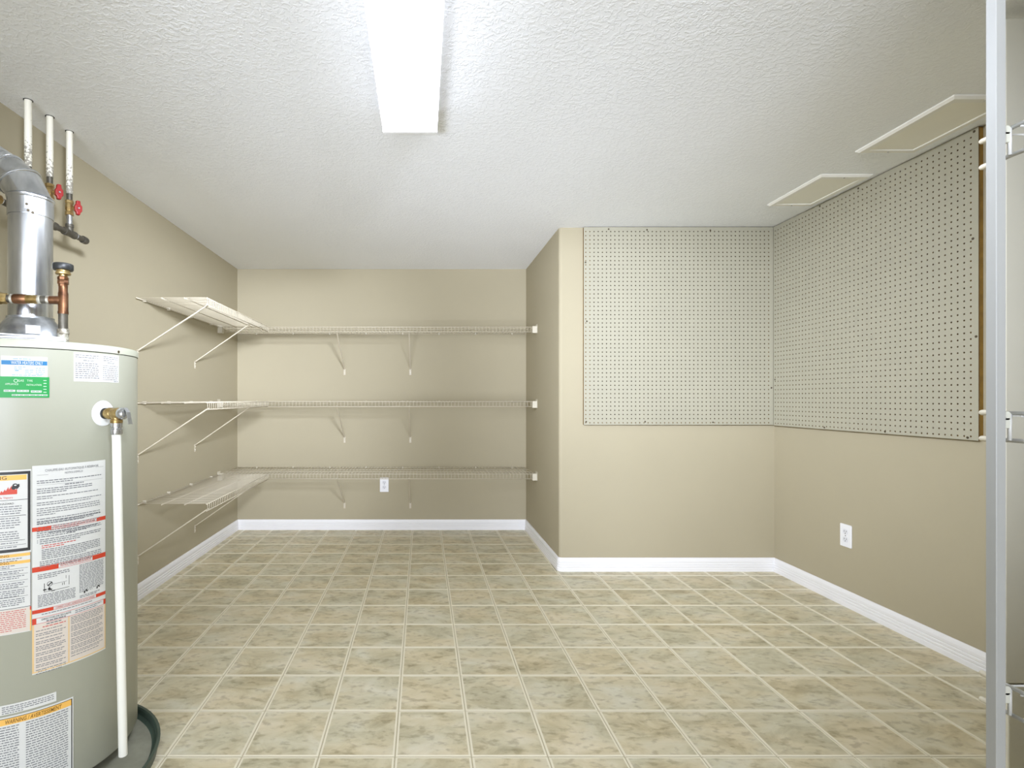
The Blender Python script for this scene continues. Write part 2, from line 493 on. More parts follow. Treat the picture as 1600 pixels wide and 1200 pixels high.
# vinyl tiles: each its own plate with a chamfered edge; the groove between is the floor below
GAP, TH, CH = 0.0032, 0.0026, 0.0012
def plate(mb, x0, x1, y0, y1):
    vs = [(x0, y0, 0), (x1, y0, 0), (x1, y1, 0), (x0, y1, 0),
          (x0, y0, TH - CH), (x1, y0, TH - CH), (x1, y1, TH - CH), (x0, y1, TH - CH),
          (x0 + CH, y0 + CH, TH), (x1 - CH, y0 + CH, TH), (x1 - CH, y1 - CH, TH), (x0 + CH, y1 - CH, TH)]
    fs = []
    for a in (0, 4):
        for i in range(4):
            fs.append((a + i, a + (i + 1) % 4, a + 4 + (i + 1) % 4, a + 4 + i))
    fs.append((8, 9, 10, 11))
    mb.add(vs, fs)
full = None
far = MB()
for j in range(-29, 12):
    for i in range(-7, 11):
        x0 = X0 + i * TX + GAP / 2; x1 = x0 + TX - GAP
        y0 = Y0 + j * TY + GAP / 2; y1 = y0 + TY - GAP
        cx0, cx1, cy0, cy1 = max(x0, XL), min(x1, XR), max(y0, YF), min(y1, YB)
        if y0 > YC - 0.01: cx1 = min(cx1, XC)
        elif cx0 > XC - 0.03: cy1 = min(cy1, YC)
        if cy1 < YN and cx0 < XN: cx1 = min(cx1, XN)
        elif cy1 < YN: continue
        if cx1 - cx0 < 0.01 or cy1 - cy0 < 0.01: continue
        if y1 < 1.30:
            plate(far, cx0, cx1, cy0, cy1); continue
        if (cx0, cx1, cy0, cy1) == (x0, x1, y0, y1):
            if full is None:
                mb = MB(); plate(mb, x0, x1, y0, y1)
                full = mb.build('tile', M['tile'], floor)
                fo = (WORLD[full].x - x0, WORLD[full].y - y0)
            else:
                c = full.copy(); COL.objects.link(c); c.parent = floor
                c.location = Vector((x0 + fo[0], y0 + fo[1], 0)) - WORLD[floor]
        else:
            mb = MB(); plate(mb, cx0, cx1, cy0, cy1)
            mb.build('tile', M['tile'], floor)
far.build('tile_field', M['tile'], floor, kind='stuff')

# ------------------------------------------------------------------ door leaf at the right edge
door = tag(MB().box(1.578, 2.15, 1.44, 1.452, 0.012, 2.085).build('door_1', M['door']), kind='structure')
MB().box(1.570, 2.15, 1.42, 1.44, 0.293, 2.085).build('door_panel', M['door'], door, bevel=0.003)
MB().box(1.578, 2.15, 1.42, 1.44, 0.012, 0.287).build('bottom_rail', M['door'], door, bevel=0.003)
for z in (0.35, 1.72):
    MB().tube((2.155, 1.446, z), (2.155, 1.446, z + 0.09), 0.007, 10).box(2.15, 2.165, 1.443, 1.449, z, z + 0.09).build('hinge', M['chrome'], door)

# ------------------------------------------------------------------ fluorescent ceiling light
LX, LY0, LY1 = -0.045, 0.70, 1.925
lt = thing('fluorescent_ceiling_light', 'long lit white fluorescent wraparound light running across the stippled ceiling', 'ceiling light', (LX, (LY0 + LY1) / 2, ZC))
MB().box(LX - 0.10, LX + 0.10, LY0, LY1, ZC - 0.0763, ZC).build('housing', M['white_trim'], lt, bevel=0.003)
prof = [(-0.098, -0.0765), (-0.0975, -0.0790), (-0.094, -0.0800), (-0.070, -0.0805)]
nr = 36
for i in range(nr + 1):                       # lengthwise prism ribs
    x = -0.066 + 0.132 * i / nr
    prof.append((x, -0.0805 - (0.0018 if i % 2 else 0.0)))
prof += [(0.070, -0.0805), (0.094, -0.0800), (0.0975, -0.0790), (0.098, -0.0765)]
MB().prism([(a, b_) for a, b_ in prof], (LX, LY0 + 0.008, ZC), (LX, LY1 - 0.008, ZC), (1, 0, 0)).build('diffuser', M['diffuser'], lt)
for ya, yb in ((LY0 - 0.004, LY0 + 0.008), (LY1 - 0.008, LY1 + 0.004)):
    cp = [(-0.101, 0), (-0.1005, -0.080), (-0.098, -0.084), (0.098, -0.084), (0.1005, -0.080), (0.101, 0)]
    MB().prism(cp, (LX, ya, ZC), (LX, yb, ZC), (1, 0, 0)).build('end_cap', M['white_trim'], lt, bevel=0.001)

# ------------------------------------------------------------------ ceiling vent covers
def vent(x0, x1, y0, y1, label):
    t = thing('vent_cover', label, 'vent cover', ((x0 + x1) / 2, (y0 + y1) / 2, ZC), 'vent covers in the ceiling')
    mb = MB(); h = 0.011; b = 0.034; i = 0.010
    def ring(d, z): return [(x0 + d, y0 + d, z), (x1 - d, y0 + d, z), (x1 - d, y1 - d, z), (x0 + d, y1 - d, z)]
    vs = ring(0, ZC) + ring(0.001, ZC - 0.004) + ring(i, ZC - h) + ring(b - 0.003, ZC - h) + ring(b, ZC - h + 0.006)
    fs = []
    for a in range(0, 16, 4):
        for q in range(4):
            fs.append((a + q, a + (q + 1) % 4, a + 4 + (q + 1) % 4, a + 4 + q))
    mb.add(vs, fs); mb.build('frame', M['vent_frame'], t)
    MB().box(x0 + b - 0.002, x1 - b + 0.002, y0 + b - 0.002, y1 - b + 0.002, ZC - h + 0.004, ZC - 0.001).build('panel', M['vent_panel'], t)
    for yy in (y0 + 0.018, y1 - 0.018):
        MB().lathe([(0.0038, 0), (0.003, 0.0018)], ((x0 + x1) / 2, yy, ZC - h), (0, 0, -1), 10).build('screw', M['vent_edge'], t)
vent(1.842, 2.092, 1.826, 2.246, 'larger white ceiling vent cover nearest the white pole, above the pegboard end')
vent(1.868, 2.112, 2.47, 2.86, 'white ceiling vent cover farther from the pole, nearer the pegboard corner')

# ------------------------------------------------------------------ pegboards (real holes)
def pegboard(label, org, u, n, W, Hh, u0, v0, nc, nr_, screws, base):
    """org lower left corner of the front face, u along the board, n out of the wall"""
    org, u, n, v = Vector(org), Vector(u), Vector(n), Vector((0, 0, 1))
    t = thing('pegboard', label, 'pegboard', base)
    p = 0.0254; R = 0.0036; TB = 0.0045
    P = lambda a, b_, d=0: org + u * a + v * b_ - n * d
    mb = MB()
    def ring_pts(cx, cy):
        o8 = []; i8 = []
        for q in range(8):
            a = math.pi / 4 * q
            c, s_ = math.cos(a), math.sin(a)
            m_ = max(abs(c), abs(s_))
            o8.append((cx + c / m_ * p / 2, cy + s_ / m_ * p / 2))
            i8.append((cx + c * R, cy + s_ * R))
        return o8, i8
    for cidx in range(nc):
        for ridx in range(nr_):
            o8, i8 = ring_pts(u0 + cidx * p, v0 + ridx * p)
            vs = [P(*q) for q in o8] + [P(*q) for q in i8] + [P(*q, TB) for q in i8]
            fs = []
            for q in range(8):
                q2 = (q + 1) % 8
                fs.append((q, q2, 8 + q2, 8 + q)); fs.append((8 + q, 8 + q2, 16 + q2, 16 + q))
            mb.add(vs, fs)
    ua, ub, va, vb = u0 - p / 2, u0 + (nc - 0.5) * p, v0 - p / 2, v0 + (nr_ - 0.5) * p
    for a0, a1, b0, b1 in ((0, W, 0, va), (0, W, vb, Hh), (0, ua, va, vb), (ub, W, va, vb)):
        mb.add([P(a0, b0), P(a1, b0), P(a1, b1), P(a0, b1)], [(0, 1, 2, 3)])
    # fast build without bmesh normal recalculation
    c = Vector(base)
    me = bpy.data.meshes.new('board')
    me.from_pydata([q - c for q in mb.v], [], mb.f); me.materials.append(M['peg']); me.materials.append(M['peg_edge']); me.update()
    for i in range(nc * nr_ * 16):
        if i % 2: me.polygons[i].material_index = 1
    ob = bpy.data.objects.new('board', me); link(ob, t)
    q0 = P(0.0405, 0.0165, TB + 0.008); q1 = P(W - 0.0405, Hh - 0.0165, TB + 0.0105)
    MB().box(min(q0.x, q1.x), max(q0.x, q1.x), min(q0.y, q1.y), max(q0.y, q1.y), q0.z, q1.z).build('hole_shade_sheet', M['hole_shade'], t)  # dark sheet added behind the board so its holes look shaded
    # raw brown edge of the sheet, then the furring strips that hold it off the wall
    eb = MB()
    for (a0, b0), (a1, b1) in (((0, 0), (W, 0)), ((W, 0), (W, Hh)), ((W, Hh), (0, Hh)), ((0, Hh), (0, 0))):
        eb.add([P(a0, b0), P(a1, b1), P(a1, b1, TB), P(a0, b0, TB)], [(0, 1, 2, 3)])
    eb.build('sheet_edge', M['peg_edge'], t)
    for a0, a1, b0, b1 in ((0.001, 0.040, 0.001, Hh - 0.001), (W - 0.040, W - 0.001, 0.001, Hh - 0.001),
                           (0.0405, W - 0.0405, 0.001, 0.016), (0.0405, W - 0.0405, Hh - 0.016, Hh - 0.001)):
        q0 = P(a0, b0, TB + 0.0002); q1 = P(a1, b1, 0.0195)
        MB().box(min(q0.x, q1.x), max(q0.x, q1.x), min(q0.y, q1.y), max(q0.y, q1.y), q0.z, q1.z).build('furring_strip', M['furring'], t)
    for (a, b_) in screws:
        MB().lathe([(0.0052, 0), (0.0046, 0.0012), (0.002, 0.0016)], P(a, b_), n, 10).build('screw', M['screw'], t)
PT = 0.020
pegboard('pegboard sheet facing the camera on the boxed-in back wall', (0.986, YC - PT, 0.903), (1, 0, 0), (0, -1, 0), 1.158, 1.2085, 0.012, 0.0125, 45, 47,
         [(x - 0.986, z - 0.903) for x, z in ((1.138, 2.099), (1.373, 2.095), (1.76, 2.092), (0.997, 1.896), (1.005, 1.536), (1.001, 0.922), (1.361, 0.922), (1.776, 0.918), (2.133, 1.129))], (1.565, YC, 0.903))
pegboard('pegboard sheet on the right hand wall behind the white pole', (XR - PT, YC - PT - 0.001, 0.899), (0, -1, 0), (-1, 0, 0), 1.188, 1.2125, 0.0165, 0.0145, 46, 47,
         [(YC - PT - 0.001 - y, z - 0.899) for y, z in ((2.846, 2.101), (2.595, 2.097), (2.05, 2.100), (2.055, 1.685), (3.208, 1.179), (2.445, 0.909), (2.075, 0.908), (2.814, 0.908), (2.043, 1.302))], (XR, 2.63, 0.899))

# ------------------------------------------------------------------ wall outlets
def outlet(label, c, u, n):
    c, u, n, v = Vector(c), Vector(u), Vector(n), Vector((0, 0, 1))
    t = thing('wall_outlet', label, 'outlet', c, 'white wall outlets')
    def slab(w_, h_, d0, d1, off=(0, 0), corner=0.004):
        mb = MB(); pts = []
        for sx, sy, a0 in ((1, 1, 0), (-1, 1, 90), (-1, -1, 180), (1, -1, 270)):
            for q in range(4):
                a = math.radians(a0 + 30 * q)
                pts.append((off[0] + sx * (w_ / 2 - corner) + corner * math.cos(a), off[1] + sy * (h_ / 2 - corner) + corner * math.sin(a)))
        k = len(pts)
        mb.add([c + u * a + v * b_ + n * d0 for a, b_ in pts] + [c + u * a + v * b_ + n * d1 for a, b_ in pts],
               [(i, (i + 1) % k, k + (i + 1) % k, k + i) for i in range(k)] + [tuple(range(k)), tuple(range(k, 2 * k))])
        return mb
    slab(0.071, 0.115, 0, 0.0055).build('cover_plate', M['outlet'], t, bevel=0.0016)
    for dz in (0.0195, -0.0195):
        ro = slab(0.034, 0.028, 0.0053, 0.0068, (0, dz), 0.012).build('receptacle', M['outlet_face'], t)
        for du, hh in ((-0.0064, 0.009), (0.0064, 0.0075)):
            slab(0.0024, hh, 0.0066, 0.0071, (du, dz + 0.003), 0.0008).build('slot', M['dark'], ro)
        slab(0.0048, 0.005, 0.0066, 0.0071, (0, dz - 0.0075), 0.0022).build('ground_hole', M['dark'], ro)
    MB().lathe([(0.0033, 0), (0.0024, 0.0012)], c + n * 0.0055, n, 10).build('screw', M['chrome'], t)
outlet('white duplex outlet on the back wall below the lowest wire shelf', (-0.309, YB, 0.366), (1, 0, 0), (0, -1, 0))
outlet('white duplex outlet on the bare right wall below the pegboard', (XR, 2.692, 0.363), (0, -1, 0), (-1, 0, 0))

# ------------------------------------------------------------------ wire shelves on the left and back walls
XLIP, YLIP, YEND, LIPH = -1.13, 3.88, 2.765, 0.036
ZS = (1.591, 1.042, 0.510)
PW, PR = 0.00135, 0.0028

def brace(t, top, foot, wall_n):
    top, foot, wn = Vector(top), Vector(foot), Vector(wall_n)
    d = (foot - top).normalized()
    sd = d.cross(wn).normalized()
    up = d.cross(sd).normalized()
    mb = MB()
    a, b_ = 0.0048, 0.0030
    pr = [(-a, -b_), (a, -b_), (a, b_), (-a, b_)]
    mb.add([p + sd * x + up * y for p in (top, foot) for x, y in pr],
           [(0, 1, 5, 4), (1, 2, 6, 5), (2, 3, 7, 6), (3, 0, 4, 7), (3, 2, 1, 0), (4, 5, 6, 7)])
    o = mb.build('support_brace', M['wire'], t, bevel=0.001)
    w2 = Vector((0, 0, 1)).cross(wn)
    f0 = foot - wn * 0.0
    mb = MB()
    vs = []
    for dd in (0.0005, 0.003):
        for x, z in ((-0.0075, 0.004), (0.0075, 0.004), (0.0075, -0.046), (-0.0075, -0.046)):
            q = f0 + w2 * x + Vector((0, 0, z)); 
            vs.append(q - wn * ((q - foot).dot(wn)) + wn * (dd - 0.006))
    mb.add(vs, [(0, 1, 2, 3), (7, 6, 5, 4), (0, 1, 5, 4), (1, 2, 6, 5), (2, 3, 7, 6), (3, 0, 4, 7)])
    fp = mb.build('foot_plate', M['wire'], o)
    for z in (-0.012, -0.034):
        MB().lathe([(0.005, 0), (0.0045, 0.002), (0.002, 0.0035)], foot + Vector((0, 0, z)) - wn * 0.003, wn, 8).build('screw_head', M['cap'], fp)
    return o

def back_shelf(zt, label):
    t = thing('wire_shelf', label, 'wire shelf', (-0.33, YB, zt - LIPH), 'wire shelves on the back wall')
    x0, x1 = XL + 0.006, XC - 0.012
    deck = MB(); lip = MB()
    n = int((x1 - x0) / 0.0254)
    for i in range(n + 1):
        x = x0 + 0.006 + i * 0.0254
        deck.tube((x, YLIP - 0.001, zt + 0.002), (x, YB - 0.008, zt + 0.002), PW, 5)
        lip.tube((x, YLIP - 0.003, zt + 0.002), (x, YLIP - 0.003, zt - LIPH), PW * 1.15, 5)
    for y in (YB - 0.012, YB - 0.14, YB - 0.27):
        deck.tube((x0, y, zt - 0.003), (x1, y, zt - 0.003), PR, 6)
    deck.build('wire_deck', M['wire'], t, kind='stuff')
    lip.build('lip_wires', M['wire'], t, kind='stuff')
    MB().tube((x0, YLIP, zt - 0.001), (x1, YLIP, zt - 0.001), PR, 8).build('front_rod', M['wire'], t)
    MB().tube((x0, YLIP, zt - LIPH), (x1, YLIP, zt - LIPH), PR, 8).build('lip_rod', M['wire'], t)
    for x in (-0.631, -0.098):
        brace(t, (x, YLIP + 0.004, zt - LIPH + 0.004), (x, YB - 0.006, zt - 0.289), (0, -1, 0))
    for xa, xb, xt in ((XL, XL + 0.034, XL + 0.003), (XC - 0.034, XC, XC - 0.003)):
        mb = MB().box(xa, xb, YLIP - 0.020, YLIP + 0.016, zt - LIPH - 0.010, zt + 0.004)
        mb.box(min(xt, xa if xa == XL else xb), max(xt, xa if xa == XL else xb), YLIP - 0.022, YLIP + 0.03, zt - LIPH - 0.012, zt + 0.018)
        mb.build('end_bracket', M['cap'], t, bevel=0.002)
    for i in range(8):
        x = XL + 0.16 + i * 0.295
        MB().box(x - 0.005, x + 0.005, YB - 0.019, YB, zt - 0.010, zt + 0.006).build('wall_clip', M['cap'], t, bevel=0.002)
    return t

def left_shelf(zt, label):
    t = thing('wire_shelf', label, 'wire shelf', (XL, (YEND + YLIP) / 2, zt - LIPH), 'wire shelves on the left wall')
    y0, y1 = YEND, YLIP - 0.030
    deck = MB(); lip = MB()
    n = int((y1 - y0) / 0.0254)
    for i in range(n + 1):
        y = y0 + 0.003 + i * 0.0254
        deck.tube((XL + 0.008, y, zt + 0.002), (XLIP + 0.001, y, zt + 0.002), PW, 5)
        lip.tube((XLIP + 0.003, y, zt + 0.002), (XLIP + 0.003, y, zt - LIPH), PW * 1.15, 5)
    for x in (XL + 0.135, XL + 0.255):
        deck.tube((x, y0 - 0.006, zt - 0.003), (x, y1, zt - 0.003), PR, 6)
    deck.build('wire_deck', M['wire'], t, kind='stuff')
    lip.build('lip_wires', M['wire'], t, kind='stuff')
    MB().tube((XL + 0.012, y0 - 0.02, zt - 0.003), (XL + 0.012, y1, zt - 0.003), PR, 8).build('rear_rod', M['wire'], t)
    MB().tube((XLIP, y0 - 0.004, zt - 0.001), (XLIP, y1, zt - 0.001), PR, 8).build('front_rod', M['wire'], t)
    MB().tube((XLIP, y0 - 0.004, zt - LIPH), (XLIP, y1, zt - LIPH), PR, 8).build('lip_rod', M['wire'], t)
    brace(t, (XLIP - 0.004, 2.80, zt - LIPH + 0.006), (XL + 0.006, 2.775, zt - 0.275), (1, 0, 0))
    brace(t, (XLIP - 0.004, 3.48, zt - LIPH + 0.004), (XL + 0.006, 3.475, zt - 0.283), (1, 0, 0))
    for y in (2.83, 3.10, 3.40, 3.72):
        MB().box(XL, XL + 0.019, y - 0.005, y + 0.005, zt - 0.010, zt + 0.006).build('wall_clip', M['cap'], t, bevel=0.002)
    return t

for fn, side in ((left_shelf, 'left'), (back_shelf, 'back')):
    labs = {'left': ('highest of the three short cream wire shelves on the left wall, seen from below',
                     'middle of the three short cream wire shelves on the left wall, seen edge-on',
                     'lowest of the three short cream wire shelves on the left wall, seen from above'),
            'back': ('highest of the three long cream wire shelves across the back wall',
                     'middle of the three long cream wire shelves across the back wall, level with the eye',
                     'lowest of the three long cream wire shelves across the back wall, just above the outlet')}[side]
    proto = None
    for z, lab in zip(ZS, labs):
        if proto is None:
            proto = fn(z, lab)
        else:
            c = copy_tree(proto)
            c.location = proto.location + Vector((0, 0, z - ZS[0]))
            c['label'] = lab

# ------------------------------------------------------------------ near shelves on the right and their pole
XS, YE, YS = 0.852, 0.806, 0.02     # lip plane, far end, near end
def near_shelf(zt, label):
    t = thing('wire_shelf', label, 'wire shelf', (1.0, 0.4, zt - 0.039), 'white wire shelves at the right edge')
    LH = 0.0395
    deck = MB(); lip = MB()
    n = int((0.76 - YS) / 0.0254)
    for i in range(n + 1):
        y = 0.764 - i * 0.0254
        deck.tube((XS, y + 0.012, zt - 0.004), (XN - 0.006, y + 0.012, zt - 0.004), 0.0014, 6)
        if i % 2 == 0:
            lip.tube((XS - 0.001, y, zt - 0.001), (XS - 0.001, y, zt - LH), 0.0024, 8)
    deck.tube((XN - 0.012, YS, zt - 0.008), (XN - 0.012, 0.78, zt - 0.008), 0.003, 6)
    deck.tube((XN - 0.15, YS, zt - 0.008), (XN - 0.15, 0.78, zt - 0.008), 0.003, 6)
    deck.build('wire_deck', M['wire_white'], t, kind='stuff')
    lip.build('lip_wires', M['wire_white'], t, kind='stuff')
    for nm, z in (('front_rod', zt), ('lip_rod', zt - LH)):
        MB().tube((XS + 0.002, YS, z), (XS + 0.002, YE - 0.008, z), 0.0031, 10).build(nm, M['wire_white'], t)
        MB().lathe([(0.0042, 0), (0.0043, 0.014), (0.0034, 0.0165), (0.0012, 0.0178)], (XS + 0.002, YE - 0.016, z), (0, 1, 0), 12).build('end_cap', M['cap'], t)
    for y in (0.12, 0.44, 0.72):
        MB().box(XN - 0.02, XN, y - 0.006, y + 0.006, zt - 0.016, zt + 0.002).build('wall_clip', M['cap'], t, bevel=0.002)
    return t
ZN = (1.452, 1.0385, 0.641)
p0 = near_shelf(ZN[0], 'highest white wire shelf at the right edge, clipped to the pole near the ceiling')
for z, lab in zip(ZN[1:], ('middle white wire shelf at the right picture edge, clipped to the pole at eye height',
                           'lowest white wire shelf at the right picture edge, clipped to the pole near the floor')):
    c = copy_tree(p0); c.location = p0.location + Vector((0, 0, z - ZN[0])); c['label'] = lab

pole = thing('shelf_support_pole', 'square white upright pole clipped to the wire shelves at the right', 'support pole', (0.831, 0.764, 0.003))
MB().box(0.8237, 0.8378, 0.7570, 0.7712, 0.003, ZC - 0.001).build('pole_tube', M['pole'], pole, bevel=0.0008)
for z in ZN:
    cb = MB().box(0.8379, 0.8432, 0.762, 0.776, z - 0.026, z + 0.014)
    cb.lathe([(0.0072, 0), (0.0072, 0.012)], (0.8455, 0.762, z - 0.004), (0, 1, 0), 12)
    cb.box(0.8379, 0.850, 0.762, 0.774, z - 0.022, z - 0.006)
    cb.build('shelf_clip', M['clip_grey'], pole, bevel=0.0012)

# ------------------------------------------------------------------ water heater
HC = Vector((-1.15, 1.553, 0)); HR = 0.274
HTOP, HSEAM, HBOT = 1.2105, 1.1875, 0.05
D0 = (Vector((0, 0, 0)) - HC).normalized()          # towards the camera side
T0 = Vector((-D0.y, D0.x, 0))                       # rightwards round the jacket
def CY(u, z, d=0.0):
    a = u / HR
    p = HC + (D0 * math.cos(a) + T0 * math.sin(a)) * (HR + d)
    return Vector((p.x, p.y, z))

heater = thing('water_heater', 'tall grey cylindrical gas water heater covered in warning labels', 'water heater', (HC.x, HC.y, 0.02))
MB().lathe([(HR - 0.02, HBOT - 0.01), (HR - 0.004, HBOT), (HR, HBOT + 0.006), (HR, HSEAM)], (HC.x, HC.y, 0), n=96).build('jacket', M['jacket'], heater)
MB().lathe([(HR - 0.003, HSEAM - 0.004), (HR - 0.003, HSEAM + 0.004)], (HC.x, HC.y, 0), n=96).build('seam_shadow_groove', M['black_gap'], heater)
MB().lathe([(HR - 0.003, HSEAM + 0.0022), (HR + 0.0022, HSEAM + 0.0022), (HR + 0.0022, HTOP - 0.006), (HR + 0.0005, HTOP - 0.0018), (HR - 0.005, HTOP),
            (0.06, HTOP)], (HC.x, HC.y, 0), n=96).build('top_lid', M['lid'], heater)
for a in (320, 200, 80):
    a = math.radians(a)
    p = HC + Vector((math.cos(a), math.sin(a), 0)) * (HR - 0.10)
    MB().tube((p.x, p.y, 0.0215), (p.x, p.y, HBOT), 0.018, 12).build('foot', M['jacket'], heater)
p = CY(0.2226, 1.1914, 0.0022)
nrm = (p - Vector((HC.x, HC.y, p.z))).normalized()
for z in (1.1955,):
    p = CY(0.2226, z, 0.0022)
    MB().lathe([(0.0040, 0), (0.0034, 0.002)], p, nrm, 10).build('lid_screw', M['screw'], heater)

# ---- printed labels, wrapped round the jacket
def patch(mb, u0, u1, z0, z1, d, step=0.008):
    n = max(1, int(math.ceil((u1 - u0) / step)))
    vs = []
    for i in range(n + 1):
        u = u0 + (u1 - u0) * i / n
        vs += [CY(u, z0, d), CY(u, z1, d)]
    mb.add(vs, [(2 * i, 2 * i + 2, 2 * i + 3, 2 * i + 1) for i in range(n)], True)
    return mb
def sheet(name, u0, u1, z0, z1, m, parent, d0=0.0002, d1=0.0008):
    """a thin sticker with thickness"""
    n = max(1, int(math.ceil((u1 - u0) / 0.008)))
    vs = []
    for i in range(n + 1):
        u = u0 + (u1 - u0) * i / n
        vs += [CY(u, z0, d1), CY(u, z1, d1), CY(u, z0, d0), CY(u, z1, d0)]
    fs = []
    for i in range(n):
        a = 4 * i; b_ = a + 4
        fs += [(a, b_, b_ + 1, a + 1), (a + 2, a + 3, b_ + 3, b_ + 2), (a, a + 2, b_ + 2, b_), (a + 1, b_ + 1, b_ + 3, a + 3)]
    fs += [(0, 1, 3, 2), (4 * n, 4 * n + 2, 4 * n + 3, 4 * n + 1)]
    return MB().add(vs, fs).build(name, m, parent)
P1, P2 = 0.0011, 0.0014

def ink(mb, name, m, parent):
    if mb.v:
        return mb.build(name, m, parent, kind='stuff' if 'print' in name else None)

def words(mb, u0, u1, z, h, seed, d=P1, fill=1.0):
    """one line of unreadably small print"""
    rng = random.Random(seed)
    u = u0
    end = u0 + (u1 - u0) * fill
    while u < end - 0.002:
        wl = min(rng.uniform(0.003, 0.011), end - u)
        patch(mb, u, u + wl, z - h * 0.5, z + h * 0.5, d, 0.02)
        u += wl + 0.0016
def para(mb, u0, u1, ztop, nl, pitch, h, seed, last=0.5, d=P1):
    for i in range(nl):
        words(mb, u0, u1, ztop - (i + 0.5) * pitch, h, seed * 97 + i, d, last if i == nl - 1 else 0.97)
    return ztop - nl * pitch

def lettering(text, uc, z, h, m, parent, width=None, align='CENTER', d=P2, shear=0.0, bold=0.0):
    cu = bpy.data.curves.new('lettering', 'FONT')
    cu.body = text; cu.size = 1.0; cu.resolution_u = 2; cu.fill_mode = 'FRONT'; cu.offset = bold; cu.shear = shear
    to = bpy.data.objects.new('lettering_source', cu)
    COL.objects.link(to)
    dg = bpy.context.evaluated_depsgraph_get()
    me = bpy.data.meshes.new_from_object(to.evaluated_get(dg))
    bpy.data.objects.remove(to); bpy.data.curves.remove(cu)
    xs = [v.co.x for v in me.vertices]; ys = [v.co.y for v in me.vertices]
    sx0, sx1 = min(xs), max(xs)
    sc = h / 0.69
    scx = sc if width is None else width / (sx1 - sx0)
    ua = uc - (sx1 - sx0) * scx / 2 if align == 'CENTER' else uc
    mb = MB()
    vs = [CY(ua + (v.co.x - sx0) * scx, z + v.co.y * sc, d) for v in me.vertices]
    mb.add(vs, [tuple(pl.vertices) for pl in me.polygons])
    bpy.data.meshes.remove(me)
    return mb.build('lettering', m, parent)

# A: tall French instruction sheet
A = sheet('instruction_label', 0.0005, 0.1765, 0.3615, 0.890, M['label'], heater); A['label'] = 'tall white instruction sheet with red heading bars'
UA, UB = 0.0005, 0.1765
blk = MB(); red = MB(); amb = MB(); rt = MB()
lettering('CHAUFFE-EAU AUTOMATIQUE À RÉSERVOIR', 0.091, 0.8735, 0.0062, M['greyink'], A, width=0.128)
lettering("NOTICE D'EMPLOI", 0.091, 0.8640, 0.0052, M['greyink'], A, width=0.042)
patch(blk, 0.010, 0.034, 0.8655, 0.8660, P1); patch(blk, 0.148, 0.170, 0.8720, 0.8725, P1)
z = 0.853
z = para(blk, 0.010, 0.168, z, 2, 0.0052, 0.0022, 1, 0.5)
patch(blk, 0.010, 0.168, z - 0.0030, z - 0.0026, P1)
z -= 0.006
words(blk, 0.07, 0.115, z, 0.0028, 77); z -= 0.004
z = para(blk, 0.010, 0.142, z, 3, 0.0052, 0.0022, 2, 0.5) - 0.004
z = para(blk, 0.010, 0.160, z, 2, 0.0054, 0.0020, 3, 0.22) - 0.005
z = para(blk, 0.010, 0.168, z, 2, 0.0054, 0.0020, 4, 0.8) - 0.004
z = para(blk, 0.010, 0.165, z, 4, 0.0054, 0.0020, 5, 0.25) - 0.005
z = para(blk, 0.010, 0.164, z, 3, 0.0054, 0.0020, 6, 0.85) - 0.004
z = para(blk, 0.010, 0.164, z, 3, 0.0054, 0.0020, 7, 0.6) - 0.003
words(blk, 0.035, 0.150, z, 0.0030, 78); z -= 0.006
words(blk, 0.075, 0.125, z, 0.0024, 79)
z = 0.7485
para(blk, 0.010, 0.166, z, 2, 0.0052, 0.0022, 8, 0.7)
def redbar(zc, h, ua, ub):
    red = MB()
    patch(red, UA, ua, zc - h / 2, zc + h / 2, P1); patch(red, ub, UB, zc - h / 2, zc + h / 2, P1)
    patch(red, ua, ub, zc + h / 2 - 0.0008, zc + h / 2, P1); patch(red, ua, ub, zc - h / 2, zc - h / 2 + 0.0008, P1)
    ink(red, 'red_bar', M['redink'], A)
redbar(0.7285, 0.0105, 0.040, 0.150)
lettering("POUR VOTRE SÉCURITÉ, LIRE AVANT D'UTILISER", 0.095, 0.7258, 0.0054, M['redtext'], A, width=0.100)
z = 0.720
z = para(blk, 0.010, 0.168, z, 3, 0.0050, 0.0022, 9, 0.55) - 0.002
z = para(blk, 0.016, 0.166, z, 3, 0.0050, 0.0022, 10, 0.6) - 0.001
z = para(rt, 0.020, 0.100, z, 2, 0.0050, 0.0022, 11, 0.6) - 0.001
z = para(blk, 0.020, 0.164, z, 6, 0.0046, 0.0021, 12, 0.7) - 0.002
z = para(blk, 0.016, 0.168, z, 4, 0.0046, 0.0021, 13, 0.8) - 0.002
for zz in (0.6990, 0.6940):
    patch(blk, 0.0105, 0.0125, zz - 0.001, zz + 0.001, P1)
redbar(0.6262, 0.0128, 0.056, 0.138)
lettering('INSTRUCTIONS DE MISE EN MARCHE', 0.097, 0.6232, 0.0062, M['redtext'], A, width=0.074)
z = para(blk, 0.012, 0.085, 0.614, 3, 0.0048, 0.0021, 14, 0.6)
para(blk, 0.104, 0.172, 0.617, 19, 0.0040, 0.0019, 15, 0.5)
